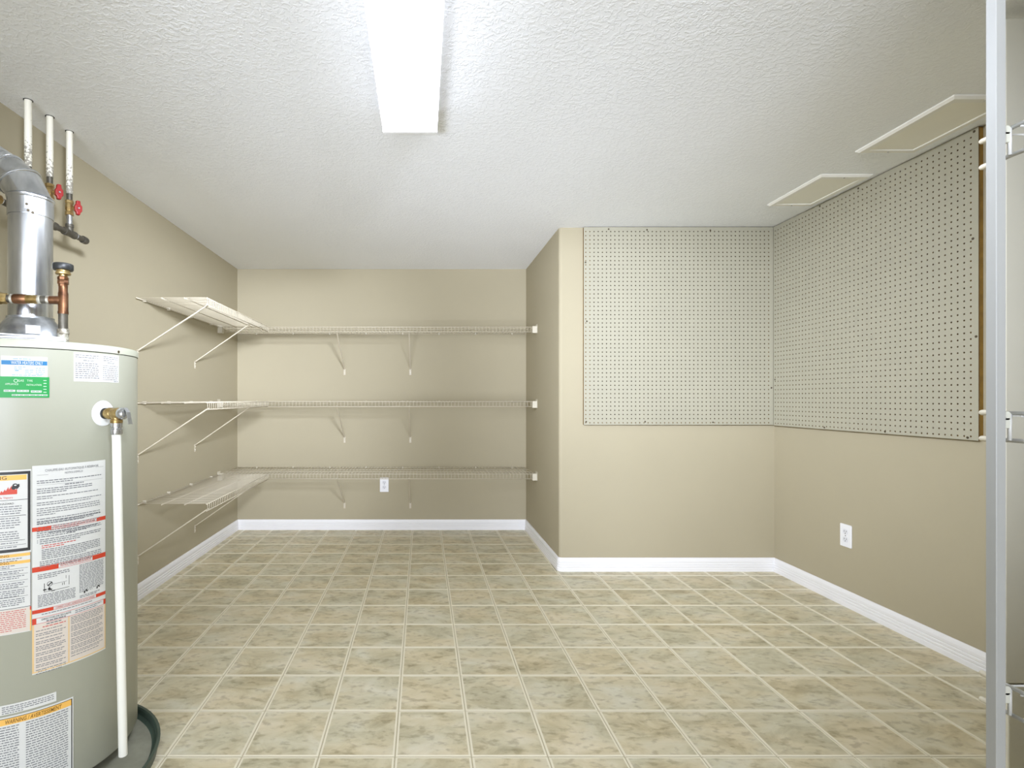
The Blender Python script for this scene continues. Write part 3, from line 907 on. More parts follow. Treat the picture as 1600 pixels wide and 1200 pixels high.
# little drawing of the gas control
dr = MB()
for a in ((0.025, 0.080, 0.5655, 0.5665), (0.025, 0.0262, 0.5655, 0.588), (0.079, 0.080, 0.572, 0.596), (0.040, 0.075, 0.582, 0.5826),
          (0.023, 0.030, 0.570, 0.573), (0.064, 0.065, 0.574, 0.580), (0.068, 0.069, 0.574, 0.581), (0.072, 0.0728, 0.590, 0.598), (0.034, 0.042, 0.568, 0.571),
          (0.040, 0.048, 0.5640, 0.5652)):
    patch(dr, *a, P1)
for k in range(14):
    a0 = 2 * math.pi * k / 14; a1 = 2 * math.pi * (k + 1) / 14
    dr.add([CY(0.037 + q * math.cos(a), 0.5845 + q * math.sin(a), P1) for q, a in ((0.0062, a0), (0.0062, a1), (0.0050, a1), (0.0050, a0))], [(0, 1, 2, 3)])
dr.add([CY(0.037 + a, 0.5845 + b_, P2) for a, b_ in ((-0.005, -0.003), (-0.003, -0.0045), (0.005, 0.002), (0.003, 0.004))], [(0, 1, 2, 3)])
dr.add([CY(0.036 + a, 0.5735 + b_, P2) for a, b_ in ((-0.004, -0.003), (0.004, -0.003), (0.0, 0.004))], [(0, 1, 2)])
for uu, zz in ((0.120, 0.5415), (0.154, 0.5430)):
    for q in range(5):
        dr.add([CY(uu + 0.0035 * math.cos(1.3 * q) + a, zz + 0.003 * math.sin(2.1 * q) + b_, P1) for a, b_ in ((-0.0025, -0.001), (0.001, -0.0022), (0.0026, 0.0012), (-0.001, 0.002))], [(0, 1, 2, 3)])
ink(dr, 'diagram', M['ink'], A)
para(blk, 0.012, 0.097, 0.561, 8, 0.0040, 0.0019, 16, 0.6)
para(blk, 0.105, 0.160, 0.5345, 2, 0.0040, 0.0019, 17, 0.8)
redbar(0.5192, 0.0092, 0.045, 0.148)
lettering("COMMENT COUPER L'ADMISSION DE GAZ DE L'APPAREIL", 0.0965, 0.5166, 0.0052, M['redtext'], A, width=0.095)
para(blk, 0.020, 0.150, 0.5125, 1, 0.0050, 0.0020, 18, 0.9)
zc = 0.4952
patch(red, UA, 0.009, zc - 0.0078, zc + 0.0078, P1); patch(red, 0.170, UB, zc - 0.0072, zc + 0.0072, P1)
patch(red, 0.009, 0.170, zc + 0.0068, zc + 0.0078, P1); patch(red, 0.009, 0.170, zc - 0.0078, zc - 0.0068, P1)
lettering('DIRECTIVES DE SÉCURITÉ', 0.052, zc - 0.0003, 0.0046, M['ink'], A, width=0.064)
words(blk, 0.030, 0.072, zc - 0.0042, 0.0030, 80)
para(blk, 0.094, 0.166, zc + 0.005, 2, 0.0050, 0.0021, 19, 0.8)
words(blk, 0.030, 0.062, 0.4835, 0.0026, 81)
words(rt, 0.022, 0.072, 0.4775, 0.0022, 82)
# amber frame with two columns
for a in ((UA, 0.0045, 0.3665, 0.487), (0.0775, 0.0805, 0.3665, 0.487), (0.1735, UB, 0.3665, 0.487), (UA, UB, 0.3645, 0.3680)):
    patch(amb, *a, P1)
pale = MB(); patch(pale, 0.0046, 0.0774, 0.3682, 0.4862, 0.0009); patch(pale, 0.0806, 0.1734, 0.3682, 0.4862, 0.0009)
ink(pale, 'column_ground', M['label_pink'], A)
z = 0.472
for i, n_ in enumerate((1, 2, 1, 2, 3, 2, 3, 2, 3)):
    z = para(blk, 0.008, 0.074, z, n_, 0.0046, 0.0019, 20 + i, 0.85) - 0.0032
z = 0.485
for i, n_ in enumerate((5, 4, 3, 4, 3, 2, 1)):
    z = para(blk, 0.084, 0.170, z, n_, 0.0042, 0.0018, 40 + i, 0.85) - 0.0024
ink(blk, 'small_print', M['greyink'], A); ink(red, 'red_bar', M['redink'], A); ink(amb, 'amber_frame', M['amber_frame'], A); ink(rt, 'red_print', M['redtext'], A)

# B: warning sheet with the black frame, cut by the picture edge
B0, B1 = -0.176, -0.0007
B = sheet('warning_label', B0, B1, 0.4748, 0.8825, M['label'], heater); B['label'] = 'black framed warning sheet with flame picture'
fr = MB()
for a in ((B0 + 0.002, B1 - 0.002, 0.8715, 0.8785), (B0 + 0.002, B1 - 0.002, 0.6785, 0.6860), (B0 + 0.002, B0 + 0.008, 0.6860, 0.8715), (B1 - 0.0078, B1 - 0.002, 0.6860, 0.8715)):
    patch(fr, *a, P1)
for a in ((B0 + 0.009, -0.008, 0.8075, 0.8086), (B0 + 0.009, -0.012, 0.7680, 0.7692), (B0 + 0.009, -0.014, 0.7065, 0.7075), (B0 + 0.009, -0.012, 0.6955, 0.6963),
          (-0.0030, -0.0018, 0.538, 0.674), (B0, -0.0018, 0.5375, 0.5387)):
    patch(fr, *a, P1)
for i, zz in enumerate((0.636, 0.622, 0.606, 0.588, 0.566)):
    patch(fr, B0 + 0.006, -0.008, zz, zz + 0.0007, P1)
ink(fr, 'black_frame', M['ink'], B)
ab = MB()
patch(ab, B0 + 0.010, -0.0105, 0.8575, 0.8700, P1); patch(ab, B0, -0.0035, 0.6660, 0.6735, P1); patch(ab, B0, -0.0035, 0.6480, 0.6555, P1)
ink(ab, 'amber_bars', M['amber'], B)
lettering('WARNING', -0.0878, 0.8596, 0.0088, M['ink'], B, width=0.075)
lettering('WARNING', -0.0715, 0.6672, 0.0056, M['goldink'], B, width=0.052)
lettering('WARNING', -0.0715, 0.6492, 0.0056, M['goldink'], B, width=0.052)
fl = MB()
pts = [(-0.070, 0.0), (-0.068, 0.008), (-0.064, 0.004), (-0.061, 0.010), (-0.058, 0.006), (-0.054, 0.013), (-0.052, 0.009), (-0.047, 0.019), (-0.046, 0.012),
       (-0.040, 0.022), (-0.039, 0.014), (-0.035, 0.018), (-0.033, 0.011), (-0.0295, 0.013), (-0.031, 0.006), (-0.030, 0.001)]
for a, b_ in zip(pts[:-1], pts[1:]):
    fl.add([CY(a[0], 0.8225, P1), CY(b_[0], 0.8225, P1), CY(b_[0], 0.8225 + max(0.001, b_[1]), P1), CY(a[0], 0.8225 + max(0.001, a[1]), P1)], [(0, 1, 2, 3)])
patch(fl, -0.120, -0.070, 0.8225, 0.8255, P1)
ink(fl, 'flame_picture', M['redink'], B)
bk = MB()
for cu_, cz, rr in ((-0.0335, 0.8435, 0.0058), (-0.0365, 0.8385, 0.0046), (-0.0305, 0.8395, 0.0042), (-0.0265, 0.8455, 0.0020), (-0.0265, 0.8420, 0.0022)):
    bk.add([CY(cu_ + rr * math.cos(2 * math.pi * q / 10), cz + rr * math.sin(2 * math.pi * q / 10), P2) for q in range(10)], [tuple(range(10))])
ink(bk, 'burning_figure', M['ink'], B)
wt = MB(); wt.add([CY(-0.0330 + 0.0028 * math.cos(2 * math.pi * q / 8), 0.8448 + 0.0016 * math.sin(2 * math.pi * q / 8), 0.0017) for q in range(8)], [tuple(range(8))])
ink(wt, 'figure_highlight', M['label'], B)
lettering('Flammable Vapors', -0.0630, 0.8125, 0.0050, M['redtext'], B, width=0.050)
lettering('EXPLOSION HAZARD', -0.0690, 0.7975, 0.0046, M['ink'], B, width=0.066)
b2 = MB(); b3 = MB()
para(b2, -0.170, -0.016, 0.795, 4, 0.0058, 0.0022, 60, 0.95)
para(b2, -0.170, -0.018, 0.766, 5, 0.0058, 0.0022, 61, 0.9)
para(b2, -0.170, -0.022, 0.732, 4, 0.0056, 0.0022, 62, 0.98)
para(b2, -0.170, -0.018, 0.704, 1, 0.0050, 0.0022, 63, 0.95); para(b2, -0.170, -0.020, 0.694, 1, 0.0050, 0.0022, 64, 0.95)
para(b2, -0.170, -0.014, 0.664, 2, 0.0050, 0.0020, 65, 0.9); para(b2, -0.170, -0.030, 0.647, 2, 0.0046, 0.0020, 66, 0.9)
for i, (zz, n_) in enumerate(((0.633, 2), (0.620, 2), (0.603, 3), (0.585, 4), (0.563, 4))):
    para(b2, -0.170, -0.010, zz, n_, 0.0048, 0.0021, 67 + i, 0.9)
para(b3, -0.174, -0.007, 0.534, 11, 0.0048, 0.0016, 90, 0.8)
ink(b2, 'small_print', M['greyink'], B); ink(b3, 'red_print', M['redtext'], B)
pk = MB(); patch(pk, B0 + 0.0005, -0.0042, 0.4765, 0.5360, 0.0009); ink(pk, 'pink_ground', M['label_pink'], B)
am2 = MB(); patch(am2, -0.0038, -0.0012, 0.4755, 0.528, P1); ink(am2, 'amber_edge', M['amber'], B)
rd2 = MB(); patch(rd2, -0.0040, -0.0012, 0.528, 0.537, P1); ink(rd2, 'red_corner', M['redink'], B)

# C: white two-column label under the lid
Cc = sheet('important_label', 0.0905, 0.2255, 1.1065, 1.1838, M['label'], heater); Cc['label'] = 'white two column notice just below the lid'
cm = MB()
para(cm, 0.094, 0.158, 1.180, 2, 0.0058, 0.0022, 100, 1.0); para(cm, 0.170, 0.222, 1.180, 3, 0.0052, 0.0020, 101, 0.6)
para(cm, 0.094, 0.158, 1.158, 8, 0.0055, 0.0023, 102, 1.0); para(cm, 0.168, 0.224, 1.155, 8, 0.0055, 0.0020, 103, 0.9)
words(cm, 0.205, 0.222, 1.1095, 0.0022, 104)
ink(cm, 'small_print', M['greyink'], Cc)
lettering('IMPORTANT', 0.1290, 1.1605, 0.0048, M['ink'], Cc, width=0.030)
lettering('IMPORTANT', 0.1960, 1.1585, 0.0044, M['ink'], Cc, width=0.026)

# D: approval stickers
D = sheet('approval_sticker', -0.0615, 0.0322, 1.1120, 1.1665, M['label'], heater); D['label'] = 'white sticker with blue band'
dm = MB(); patch(dm, -0.0610, 0.0316, 1.1448, 1.1558, P1); ink(dm, 'blue_band', M['blueband'], D)
lettering('WATER HEATERS ONLY', -0.0095, 1.1464, 0.0078, M['label'], D, width=0.064)
dm = MB()
words(dm, -0.038, 0.000, 1.1600, 0.0020, 110)
para(dm, -0.036, -0.012, 1.142, 2, 0.0048, 0.0018, 111, 0.8); para(dm, -0.014, 0.004, 1.1345, 3, 0.0046, 0.0018, 112, 0.9); para(dm, 0.008, 0.028, 1.140, 4, 0.0050, 0.0018, 113, 0.8)
para(dm, -0.040, 0.026, 1.1215, 2, 0.0044, 0.0018, 114, 0.9)
patch(dm, -0.0340, -0.0262, 1.1292, 1.1322, P2)
ink(dm, 'small_print', M['bluegrey'], D)
E_ = sheet('permit_sticker', -0.0760, 0.0360, 1.0630, 1.1155, M['green'], heater, 0.0009, 0.0014); E_['label'] = 'green approval sticker'
G1, G2 = 0.0018, 0.0021
em = MB()
for a in ((-0.056, -0.033, 1.0775, 1.0825), (-0.030, -0.006, 1.0772, 1.0822), (-0.002, 0.020, 1.0760, 1.0810), (-0.040, 0.032, 1.0675, 1.0712)):
    patch(em, *a, G1)
for k in range(5):
    patch(em, 0.0235, 0.0300, 1.076 + k * 0.0075, 1.0775 + k * 0.0075, G1)
for k in range(12):
    a0 = 2 * math.pi * k / 12; a1 = 2 * math.pi * (k + 1) / 12
    em.add([CY(-0.0320 + q * math.cos(a), 1.1050 + q * math.sin(a), G1) for q, a in ((0.0044, a0), (0.0044, a1), (0.0034, a1), (0.0034, a0))], [(0, 1, 2, 3)])
ink(em, 'pale_boxes', M['palegreen'], E_)
em2 = MB()
for a in ((-0.055, -0.034, 1.0800), (-0.029, -0.007, 1.0797), (-0.001, 0.019, 1.0785), (-0.039, 0.031, 1.0693)):
    words(em2, a[0], a[1], a[2], 0.0018, int(a[0] * 10000), G2)
ink(em2, 'small_print', M['greyink'], E_)
lettering('GAS', -0.0220, 1.1030, 0.0052, M['palegreen'], E_, width=0.012, d=G2)
lettering('TYPE', -0.0040, 1.1030, 0.0048, M['palegreen'], E_, width=0.011, d=G2)
lettering('APPLIANCE', -0.0400, 1.0945, 0.0045, M['palegreen'], E_, width=0.026, d=G2)
lettering('INSTALLATION', 0.0045, 1.0930, 0.0045, M['palegreen'], E_, width=0.030, d=G2)

# E: lower labels
F = sheet('notice_strip', -0.0640, 0.0512, 0.2775, 0.3012, M['label'], heater); F['label'] = 'small white notice strip'
fm = MB()
para(fm, -0.060, 0.049, 0.2985, 4, 0.0050, 0.0021, 120, 0.4); ink(fm, 'small_print', M['greyink'], F)
G = sheet('bilingual_warning_label', -0.1500, 0.0895, 0.0700, 0.2720, M['label'], heater); G['label'] = 'white warning label with amber heading'
gm = MB(); patch(gm, -0.1475, 0.0845, 0.2515, 0.2668, P1); ink(gm, 'amber_bar', M['amber'], G)
gf = MB(); patch(gf, -0.1480, 0.0868, 0.2668, 0.2682, P1); patch(gf, 0.0845, 0.0868, 0.0720, 0.2668, P1); patch(gf, -0.1480, 0.0868, 0.0720, 0.0735, P1); ink(gf, 'black_frame', M['ink'], G)
lettering('WARNING / AVERTISSEMENT', 0.0050, 0.2540, 0.0098, M['goldink'], G, width=0.116, shear=0.2, bold=0.01)
gp = MB()
para(gp, -0.146, -0.022, 0.249, 26, 0.0062, 0.0024, 130, 0.7); para(gp, -0.012, 0.080, 0.249, 26, 0.0062, 0.0024, 131, 0.7)
ink(gp, 'small_print', M['greyink'], G)

FX, FY = -1.153, 1.553
# relief valve: escutcheon, brass body, steel cap, lever, outlet fitting, discharge pipe
vu, vz = 0.1705, 1.0195
pv = CY(vu, vz, 0); vn = (pv - Vector((HC.x, HC.y, vz))).normalized()
valve = MB().lathe([(0.0135, 0.006), (0.0135, 0.018), (0.0165, 0.022), (0.0165, 0.030), (0.0140, 0.034), (0.0155, 0.040), (0.0165, 0.058), (0.0150, 0.064)], pv, vn, 20)
mid = pv + vn * 0.0475
valve.lathe([(0.0130, 0), (0.0130, 0.016), (0.0160, 0.018), (0.0160, 0.026)], mid, (0, 0, -1), 16)
valve = valve.build('relief_valve', M['brass'], heater)
valve['label'] = 'brass relief valve with steel lever'
es = MB().lathe([(0.030, 0.0), (0.030, 0.0015)], CY(vu - 0.001, vz - 0.001, 0), vn, 36); 
es.v = [v + (CY(vu + (v - CY(vu, vz)).dot(vn.cross(Vector((0, 0, -1)))) , v.z, (v - pv).dot(vn)) - v) * 0 for v in es.v]
mb = MB(); ring_ = [(CY(vu + 0.036 * math.cos(2 * math.pi * q / 36) * 0.96, vz + 0.036 * math.sin(2 * math.pi * q / 36), 0.0004)) for q in range(36)]
ring2 = [(CY(vu + 0.034 * math.cos(2 * math.pi * q / 36) * 0.96, vz + 0.034 * math.sin(2 * math.pi * q / 36), 0.0035)) for q in range(36)]
ring3 = [(CY(vu + 0.0165 * math.cos(2 * math.pi * q / 36), vz + 0.0165 * math.sin(2 * math.pi * q / 36), 0.006)) for q in range(36)]
mb.add(ring_ + ring2 + ring3, [(a + q, a + (q + 1) % 36, a + 36 + (q + 1) % 36, a + 36 + q) for a in (0, 36) for q in range(36)] + [tuple(range(72, 108))], True)
mb.build('escutcheon', M['white_plastic'], heater, label='white plastic escutcheon disc')
MB().lathe([(0.0152, 0.0015), (0.0152, 0.008)], pv + vn * 0.004, vn, 20).build('gasket', M['black_gap'], valve)
MB().lathe([(0.0160, 0.0), (0.0168, 0.004), (0.0160, 0.012), (0.0120, 0.018), (0.006, 0.020)], pv + vn * 0.062, vn, 20).build('steel_cap', M['chrome'], valve)
tipc = pv + vn * 0.082
sd2 = Vector((0, 0, 1)).cross(vn).normalized()
mb = MB(); vs = []
for zz, off, wd in ((0.016, -0.004, 0.0055), (0.004, 0.006, 0.0060), (-0.012, 0.010, 0.0055), (-0.029, 0.013, 0.0070)):
    for tck in (0, 0.0022):
        for q in (-1, 1):
            vs.append(tipc + Vector((0, 0, zz)) + vn * (off + tck) + sd2 * q * wd)
fs = []
for i in range(3):
    a = 4 * i
    fs += [(a, a + 1, a + 5, a + 4), (a + 2, a + 6, a + 7, a + 3), (a, a + 4, a + 6, a + 2), (a + 1, a + 3, a + 7, a + 5)]
fs += [(0, 2, 3, 1), (12, 13, 15, 14)]
mb.add(vs, fs); mb.build('lever', M['chrome'], valve)
ft = mid + Vector((0, 0, -0.024))
MB().lathe([(0.0145, 0), (0.0150, 0.004), (0.0150, 0.013), (0.0125, 0.015), (0.0125, 0.018), (0.0152, 0.020), (0.0152, 0.031), (0.0138, 0.034)], ft, (0, 0, -1), 18).build('pipe_fitting', M['chrome'], valve)
pt0 = ft + Vector((0, 0, -0.033))
MB().tube(pt0, (pt0.x + 0.016, pt0.y + 0.004, 0.075), 0.0115, 20).build('discharge_pipe', M['pvc'], heater, label='white plastic discharge pipe')

# drain pan under the heater
PCX, PCY, PRR = -1.095, 1.468, 0.324
pan = MB().lathe([(PRR - 0.020, 0.0028), (PRR - 0.004, 0.004), (PRR - 0.002, 0.033), (PRR + 0.004, 0.036), (PRR + 0.004, 0.040), (PRR - 0.004, 0.040), (PRR - 0.008, 0.035),
                  (PRR - 0.009, 0.020), (PRR - 0.022, 0.012), (PRR - 0.03, 0.010)], (PCX, PCY, 0), n=72, caps=False)
pt = thing('drain_pan', 'round dark green drain pan on the floor under the water heater', 'drain pan', (PCX, PCY, 0.0028))
pan.build('rim_wall', M['pan'], pt)
MB().lathe([(PRR - 0.02, 0.0030), (PRR - 0.02, 0.0135), (PRR - 0.04, 0.0145), (0.02, 0.0200)], (PCX, PCY, 0), n=72).build('pan_floor', M['pan_floor'], pt)

# ------------------------------------------------------------------ folded papers on the heater top
pp = thing('folded_papers', 'crumpled white papers in plastic lying on the heater top beside the flue', 'papers', (-1.06, 1.36, HTOP))
e0 = [Vector((-1.215, 1.322, 0)), Vector((-1.14, 1.310, 0)), Vector((-1.06, 1.332, 0)), Vector((-1.00, 1.366, 0)), Vector((-0.948, 1.402, 0))]
for li, (zb, th, sh) in enumerate(((0.0012, 0.004, 0.0), (0.0056, 0.005, 0.004), (0.0110, 0.0035, -0.002))):
    mb = MB(); vs = []
    rng = random.Random(li)
    for i, p in enumerate(e0):
        wob = 0.0015 * math.sin(i * 2.1 + li * 1.7)
        p = p + Vector((-0.004 * li, sh, 0))
        q = p + Vector((-0.030, 0.045, 0))
        for b_ in (p, q):
            vs += [b_ + Vector((0, 0, HTOP + zb + max(0, wob))), b_ + Vector((0, 0, HTOP + zb + th + wob))]
    fs = []
    for i in range(len(e0) - 1):
        a = 4 * i; n_ = a + 4
        fs += [(a, n_, n_ + 1, a + 1), (a + 2, a + 3, n_ + 3, n_ + 2), (a + 1, n_ + 1, n_ + 3, a + 3), (a, a + 2, n_ + 2, n_)]
    k = 4 * (len(e0) - 1)
    fs += [(0, 1, 3, 2), (k, k + 2, k + 3, k + 1)]
    mb.add(vs, fs, True); mb.build('paper_sheet', M['paper'], pp, sharp=1.2)

# ------------------------------------------------------------------ flue pipe
fp = thing('flue_pipe', 'shiny galvanised flue pipe with an elbow rising from the water heater', 'flue pipe', (FX, FY, 1.30))
RF = 0.0545
# draft hood on top of the heater
hood = MB().lathe([(0.094, HTOP + 0.002), (0.094, HTOP + 0.012), (0.088, HTOP + 0.034), (0.078, HTOP + 0.056), (0.066, HTOP + 0.072), (0.0585, HTOP + 0.082), (0.0585, HTOP + 0.088)],
                  (FX, FY, 0), n=48).build('draft_hood', M['hood'], fp)
dd = Vector((0.62, -0.78, 0)).normalized(); sdv = Vector((0.78, 0.62, 0))
for i, (du, wv, zz) in enumerate(((-0.006, 0.011, 1.258),)):
    c0 = Vector((FX, FY, 0)) + dd * 0.0862
    mb = MB(); vs = []
    for q in (-1, 1):
        for z_, rad in ((1.243, 0.0900), (1.268, 0.0783)):
            vs.append(Vector((FX, FY, z_)) + dd * rad + sdv * (0.002 + q * 0.017) + dd * 0.0012)
    mb.add(vs, [(0, 2, 3, 1)]); mb.build('hood_sticker', M['paper'], hood)

zf0 = HTOP + 0.0885
MB().lathe([(RF, zf0), (RF, 1.600), (RF - 0.001, 1.6005)], (FX, FY, 0), n=48).build('lower_pipe', M['galv'], fp)
MB().lathe([(RF + 0.0022, 1.592), (RF + 0.0022, 1.640), (RF + 0.0045, 1.6425), (RF + 0.0045, 1.647), (RF + 0.0015, 1.650)], (FX, FY, 0), n=48).build('collar', M['galv'], fp)
# seam strip and screws on the collar and near the base
fd = Vector((0.55, -0.835, 0)).normalized()
for sgn, zz in ((0, 1.598), (0.18, 1.594), (-0.06, 1.615)):
    dv = Matrix.Rotation(sgn - 0.05, 3, 'Z') @ fd
    MB().lathe([(0.0042, 0), (0.0034, 0.003)], Vector((FX, FY, zz)) + dv * (RF + 0.0018), dv, 8).build('screw', M['screw'], fp)
dv = Matrix.Rotation(-0.12, 3, 'Z') @ fd; sv = Vector((-dv.y, dv.x, 0))
mb = MB()
for q in (-1, 1):
    pass
b0 = Vector((FX, FY, 0)) + dv * (RF + 0.0015)
mb.add([b0 + sv * a + dv * d_ + Vector((0, 0, z_)) for d_ in (0, 0.002) for a, z_ in ((-0.005, 1.604), (0.005, 1.604), (0.005, 1.640), (-0.005, 1.640))],
       [(0, 1, 2, 3), (4, 7, 6, 5), (0, 4, 5, 1), (1, 5, 6, 2), (2, 6, 7, 3), (3, 7, 4, 0)])
mb.build('lock_seam', M['galv_spangle'], fp)
J = [Vector((FX, FY, 1.649)), Vector((FX - 0.032, FY, 1.698)), Vector((FX - 0.068, FY, 1.7235))]
dirs = [Vector((0, 0, 1)), Vector((-0.53, 0, 0.85)).normalized(), Vector((-0.83, 0, 0.56)).normalized()]
def hoop(p, a, rad, n=40):
    q = Vector((0, 1, 0)); u_ = q.cross(a).normalized()
    return [p + u_ * math.cos(2 * math.pi * k / n) * rad + q * math.sin(2 * math.pi * k / n) * rad for k in range(n)]
rings = [hoop(J[i], dirs[i], RF + 0.001) for i in range(3)]
for i in range(2):
    n_ = 40
    mb = MB().add(rings[i] + rings[i + 1], [(k, (k + 1) % n_, n_ + (k + 1) % n_, n_ + k) for k in range(n_)], True)
    mb.build('elbow_gore', M['galv'], fp)
for i in range(3):                          # standing seams between gores
    nrm_ = dirs[i]
    mb = MB(); vs = []
    for off, sc in ((-0.0045, 1.0), (-0.003, 1.05), (-0.0005, 1.06), (0.0005, 1.02), (0.002, 1.06), (0.0042, 1.05), (0.0055, 1.0)):
        for v in rings[i]:
            vs.append(J[i] + (v - J[i]) * sc + nrm_ * off)
    mb.add(vs, [(a * 40 + k, a * 40 + (k + 1) % 40, (a + 1) * 40 + (k + 1) % 40, (a + 1) * 40 + k) for a in range(6) for k in range(40)], True)
    mb.build('elbow_seam', M['galv'], fp)
u_ = Vector((0, 1, 0)).cross(dirs[2]).normalized()
tail = []
for k in range(40):
    t = 2 * math.pi * k / 40
    v = u_ * math.cos(t) * RF + Vector((0, 1, 0)) * math.sin(t) * RF
    p = J[2] + v
    s_ = (XL + 0.0005 - p.x) / dirs[2].x
    tail.append(p + dirs[2] * s_)
MB().add(rings[2] + tail, [(k, (k + 1) % 40, 40 + (k + 1) % 40, 40 + k) for k in range(40)], True).build('upper_pipe', M['galv_spangle'], fp)

# ------------------------------------------------------------------ copper water line on the heater top
cw = thing('copper_water_line', 'tarnished copper pipe with a tee and black vacuum breaker in front of the flue', 'water pipe', (-0.996, 1.46, HTOP))
cx, cy = -0.996, 1.462
zt = 1.333
MB().lathe([(0.0135, HTOP), (0.0135, 1.238), (0.0150, 1.240), (0.0150, 1.252), (0.0125, 1.254)], (cx, cy, 0), n=16).build('nipple', M['solder'], cw)
MB().lathe([(0.0118, 1.253), (0.0118, 1.293), (0.0128, 1.297)], (cx, cy, 0), n=16).build('dielectric_sleeve', M['black_metal'], cw)
tee = MB().lathe([(0.0132, 1.295), (0.0132, 1.301), (0.0125, 1.303), (0.0125, 1.352), (0.0112, 1.356), (0.0112, 1.372)], (cx, cy, 0), n=18)
ta = Vector((-0.985, -0.17, 0.004)).normalized()
tee.tube(Vector((cx, cy, zt)), Vector((cx, cy, zt)) + ta * 0.034, 0.0115, 16)
tee.build('tee', M['copper'], cw)
base = Vector((cx, cy, zt))
def seg(name, a, b_, rad, m):
    return MB().tube(base + ta * a, base + ta * b_, rad, 16).build(name, m, cw)
seg('solder_joint', 0.033, 0.040, 0.0122, M['solder'])
seg('bare_pipe', 0.040, 0.056, 0.0108, M['black_metal'])
seg('solder_joint', 0.054, 0.062, 0.0124, M['solder'])
seg('coupling', 0.061, 0.090, 0.0124, M['brass'])
MB().path([base + ta * a for a in (0.089, 0.094, 0.110, 0.120, 0.124)], [0.0118, 0.0135, 0.0138, 0.0135, 0.012], 16).build('coupling', M['copper'], cw)
seg('solder_joint', 0.123, 0.129, 0.0128, M['solder'])
seg('bare_pipe', 0.128, 0.139, 0.0108, M['black_metal'])
MB().path([base + ta * a for a in (0.137, 0.140, 0.150, 0.153, 0.164, 0.168)], [0.0130, 0.0150, 0.0150, 0.0165, 0.0165, 0.013], 8).build('union_nut', M['brass'], cw)
q0 = base + ta * 0.166
el = [q0, q0 + ta * 0.010, q0 + ta * 0.020 + Vector((0, 0, -0.003)), q0 + ta * 0.027 + Vector((0, 0, -0.010)), q0 + ta * 0.030 + Vector((0, 0, -0.020)), q0 + ta * 0.030 + Vector((0, 0, -0.045))]
MB().path(el, 0.0125, 16).build('elbow', M['copper'], cw)
MB().path([el[-1], el[-1] + Vector((0, 0, -0.006))], 0.0135, 16).build('solder_joint', M['solder'], cw)
MB().path([el[-1] + Vector((0, 0, -0.006)), Vector((el[-1].x, el[-1].y, HTOP))], 0.0115, 16).build('nipple', M['black_metal'], cw)
# vacuum breaker on the tee's top
MB().lathe([(0.0118, 1.371), (0.0118, 1.377), (0.0138, 1.378), (0.0138, 1.386), (0.0125, 1.388), (0.0138, 1.390), (0.0138, 1.397), (0.0115, 1.399)], (cx, cy, 0), n=8).build('hex_bushing', M['copper'], cw)
MB().lathe([(0.0105, 1.398), (0.0105, 1.403), (0.0185, 1.4045), (0.0190, 1.409), (0.0165, 1.411), (0.0165, 1.416)], (cx, cy, 0), n=18).build('breaker_body', M['brass'], cw)
MB().lathe([(0.012, 1.4155), (0.0232, 1.416), (0.0250, 1.419), (0.0250, 1.431), (0.0235, 1.4335), (0.012, 1.4345)], (cx, cy, 0), n=28).build('breaker_cap', M['rubber'], cw)

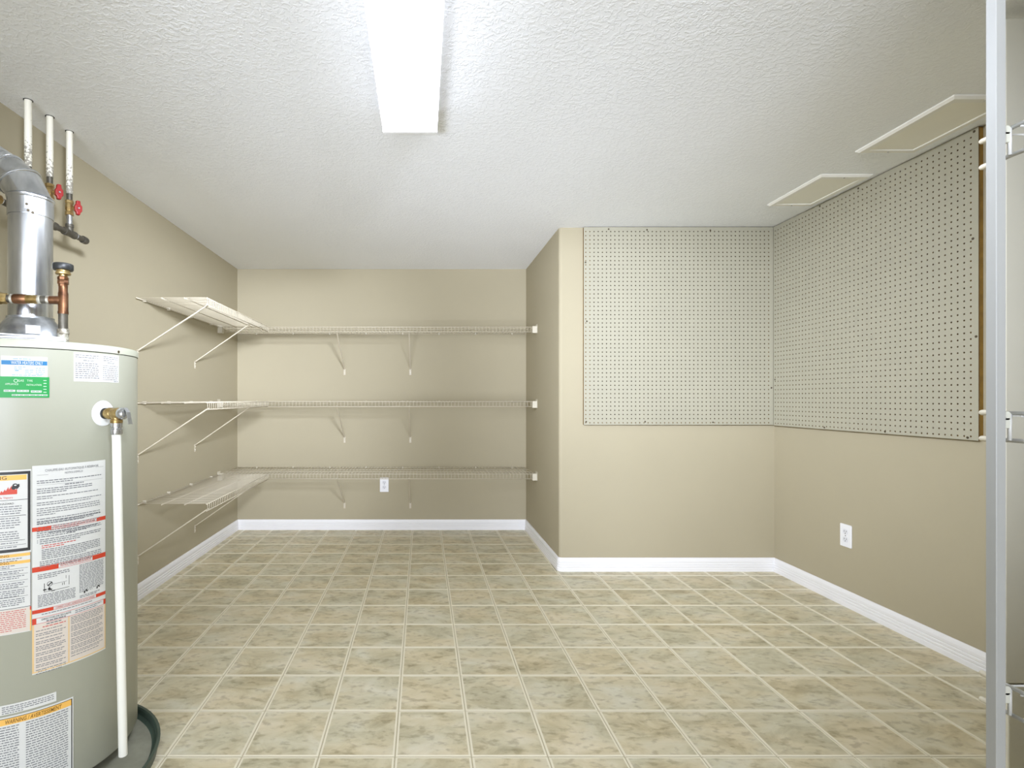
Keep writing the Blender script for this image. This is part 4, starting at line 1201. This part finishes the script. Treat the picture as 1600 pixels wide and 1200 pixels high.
# ------------------------------------------------------------------ gas manifold: three white risers on a black header
gx = -1.392
gm_ = thing('gas_pipe_manifold', 'three white painted pipes from the ceiling feeding a black iron gas header', 'gas pipes', (gx, 1.97, 1.70))
hz = 1.714
def riser(y, zpaint, valve_):
    MB().tube((gx, y, zpaint), (gx, y, ZC + 0.01), 0.0118, 18).build('riser', M['worn_pipe'], gm_)
    MB().lathe([(0.0150, ZC - 0.0012), (0.0150, ZC)], (gx, y, 0), n=20).build('ceiling_hole', M['black_gap'], gm_)
    zv = zpaint - 0.026
    MB().tube((gx, y, zv - 0.001), (gx, y, zpaint), 0.0105, 16).build('nipple', M['black_metal'], gm_)
    vb = MB().lathe([(0.0150, zv), (0.0150, zv - 0.010), (0.0125, zv - 0.013), (0.0145, zv - 0.020), (0.0145, zv - 0.036), (0.0125, zv - 0.043), (0.0150, zv - 0.046), (0.0150, zv - 0.058)], (gx, y, 0), n=8)
    vo = vb.build('ball_valve', M['brass'], gm_)
    hc = Vector((gx + 0.030, y + 0.004, zv - 0.030))
    MB().tube((gx + 0.010, y, zv - 0.028), hc, 0.005, 10).build('stem', M['brass'], vo)
    hb = MB()
    # tee handle: two lobes above and below a hub
    prof_ = [(-0.0075, 0.030), (0.0075, 0.030), (0.0085, 0.016), (0.0150, 0.010), (0.0150, -0.010), (0.0085, -0.016), (0.0065, -0.026), (-0.0065, -0.026), (-0.0085, -0.016), (-0.0140, -0.010), (-0.0140, 0.010), (-0.0085, 0.016)]
    k = len(prof_)
    ax = Vector((0.80, -0.6, 0)); sx = Vector((0.6, 0.80, 0))
    hb.add([hc + sx * a * 0.9 + Vector((0, 0, b_)) + ax * d_ for d_ in (-0.006, 0.010) for a, b_ in prof_],
           [(i, (i + 1) % k, k + (i + 1) % k, k + i) for i in range(k)] + [tuple(reversed(range(k))), tuple(range(k, 2 * k))])
    h_ = hb.build('handle', M['red'], vo, bevel=0.003); h_['label'] = 'red valve handle'
    MB().lathe([(0.004, 0), (0.003, 0.003)], hc + ax * 0.0100, ax, 8).build('handle_nut', M['chrome'], h_)
    MB().tube((gx, y, hz + 0.020), (gx, y, zv - 0.057), 0.0108, 16).build('nipple', M['chrome'], gm_)
    tb = MB().lathe([(0.0150, 0.034), (0.0150, 0.024), (0.0135, 0.022), (0.0135, 0.0)], (gx, y, hz), n=16)
    tb.lathe([(0.0150, -0.032), (0.0150, -0.022), (0.0138, -0.020), (0.0138, 0.020), (0.0150, 0.022), (0.0150, 0.032)], (gx, y, hz), (0, 1, 0), 16)
    tb.build('tee', M['black_metal'], gm_)
    return tb
Y1, Y2, Y3 = 1.862, 1.970, 2.080
riser(Y1, 1.880, True); riser(Y2, 1.888, True); riser(Y3, 1.868, True)
for a, b_ in ((1.62, Y1 - 0.03), (Y1 + 0.03, Y2 - 0.03), (Y2 + 0.03, Y3 - 0.03), (Y3 + 0.03, 2.165)):
    MB().tube((gx, a, hz), (gx, b_, hz), 0.0108, 16).build('header_pipe', M['black_metal'], gm_)
for a in (1.735, Y3 + 0.032):
    MB().tube((gx, a, hz), (gx, a + 0.006, hz), 0.0122, 16).build('thread_sealant', M['paper'], gm_)
MB().lathe([(0.0150, 0), (0.0152, 0.018), (0.0135, 0.024), (0.007, 0.027)], (gx, 2.160, hz), (0, 1, 0), 16).build('end_cap', M['black_metal'], gm_)
MB().lathe([(0.0165, 0), (0.0175, 0.004), (0.0175, 0.030), (0.0165, 0.034), (0.012, 0.036)], (gx, 1.700, hz), (0, 1, 0), 8).build('union_nut', M['brass'], gm_)
MB().path([(gx, 1.625, hz), (gx - 0.03, 1.62, hz), (XL, 1.62, hz)], 0.0108, 14).build('wall_stub', M['black_metal'], gm_)

# unlabelled-part housekeeping: stickers' print never carries a category
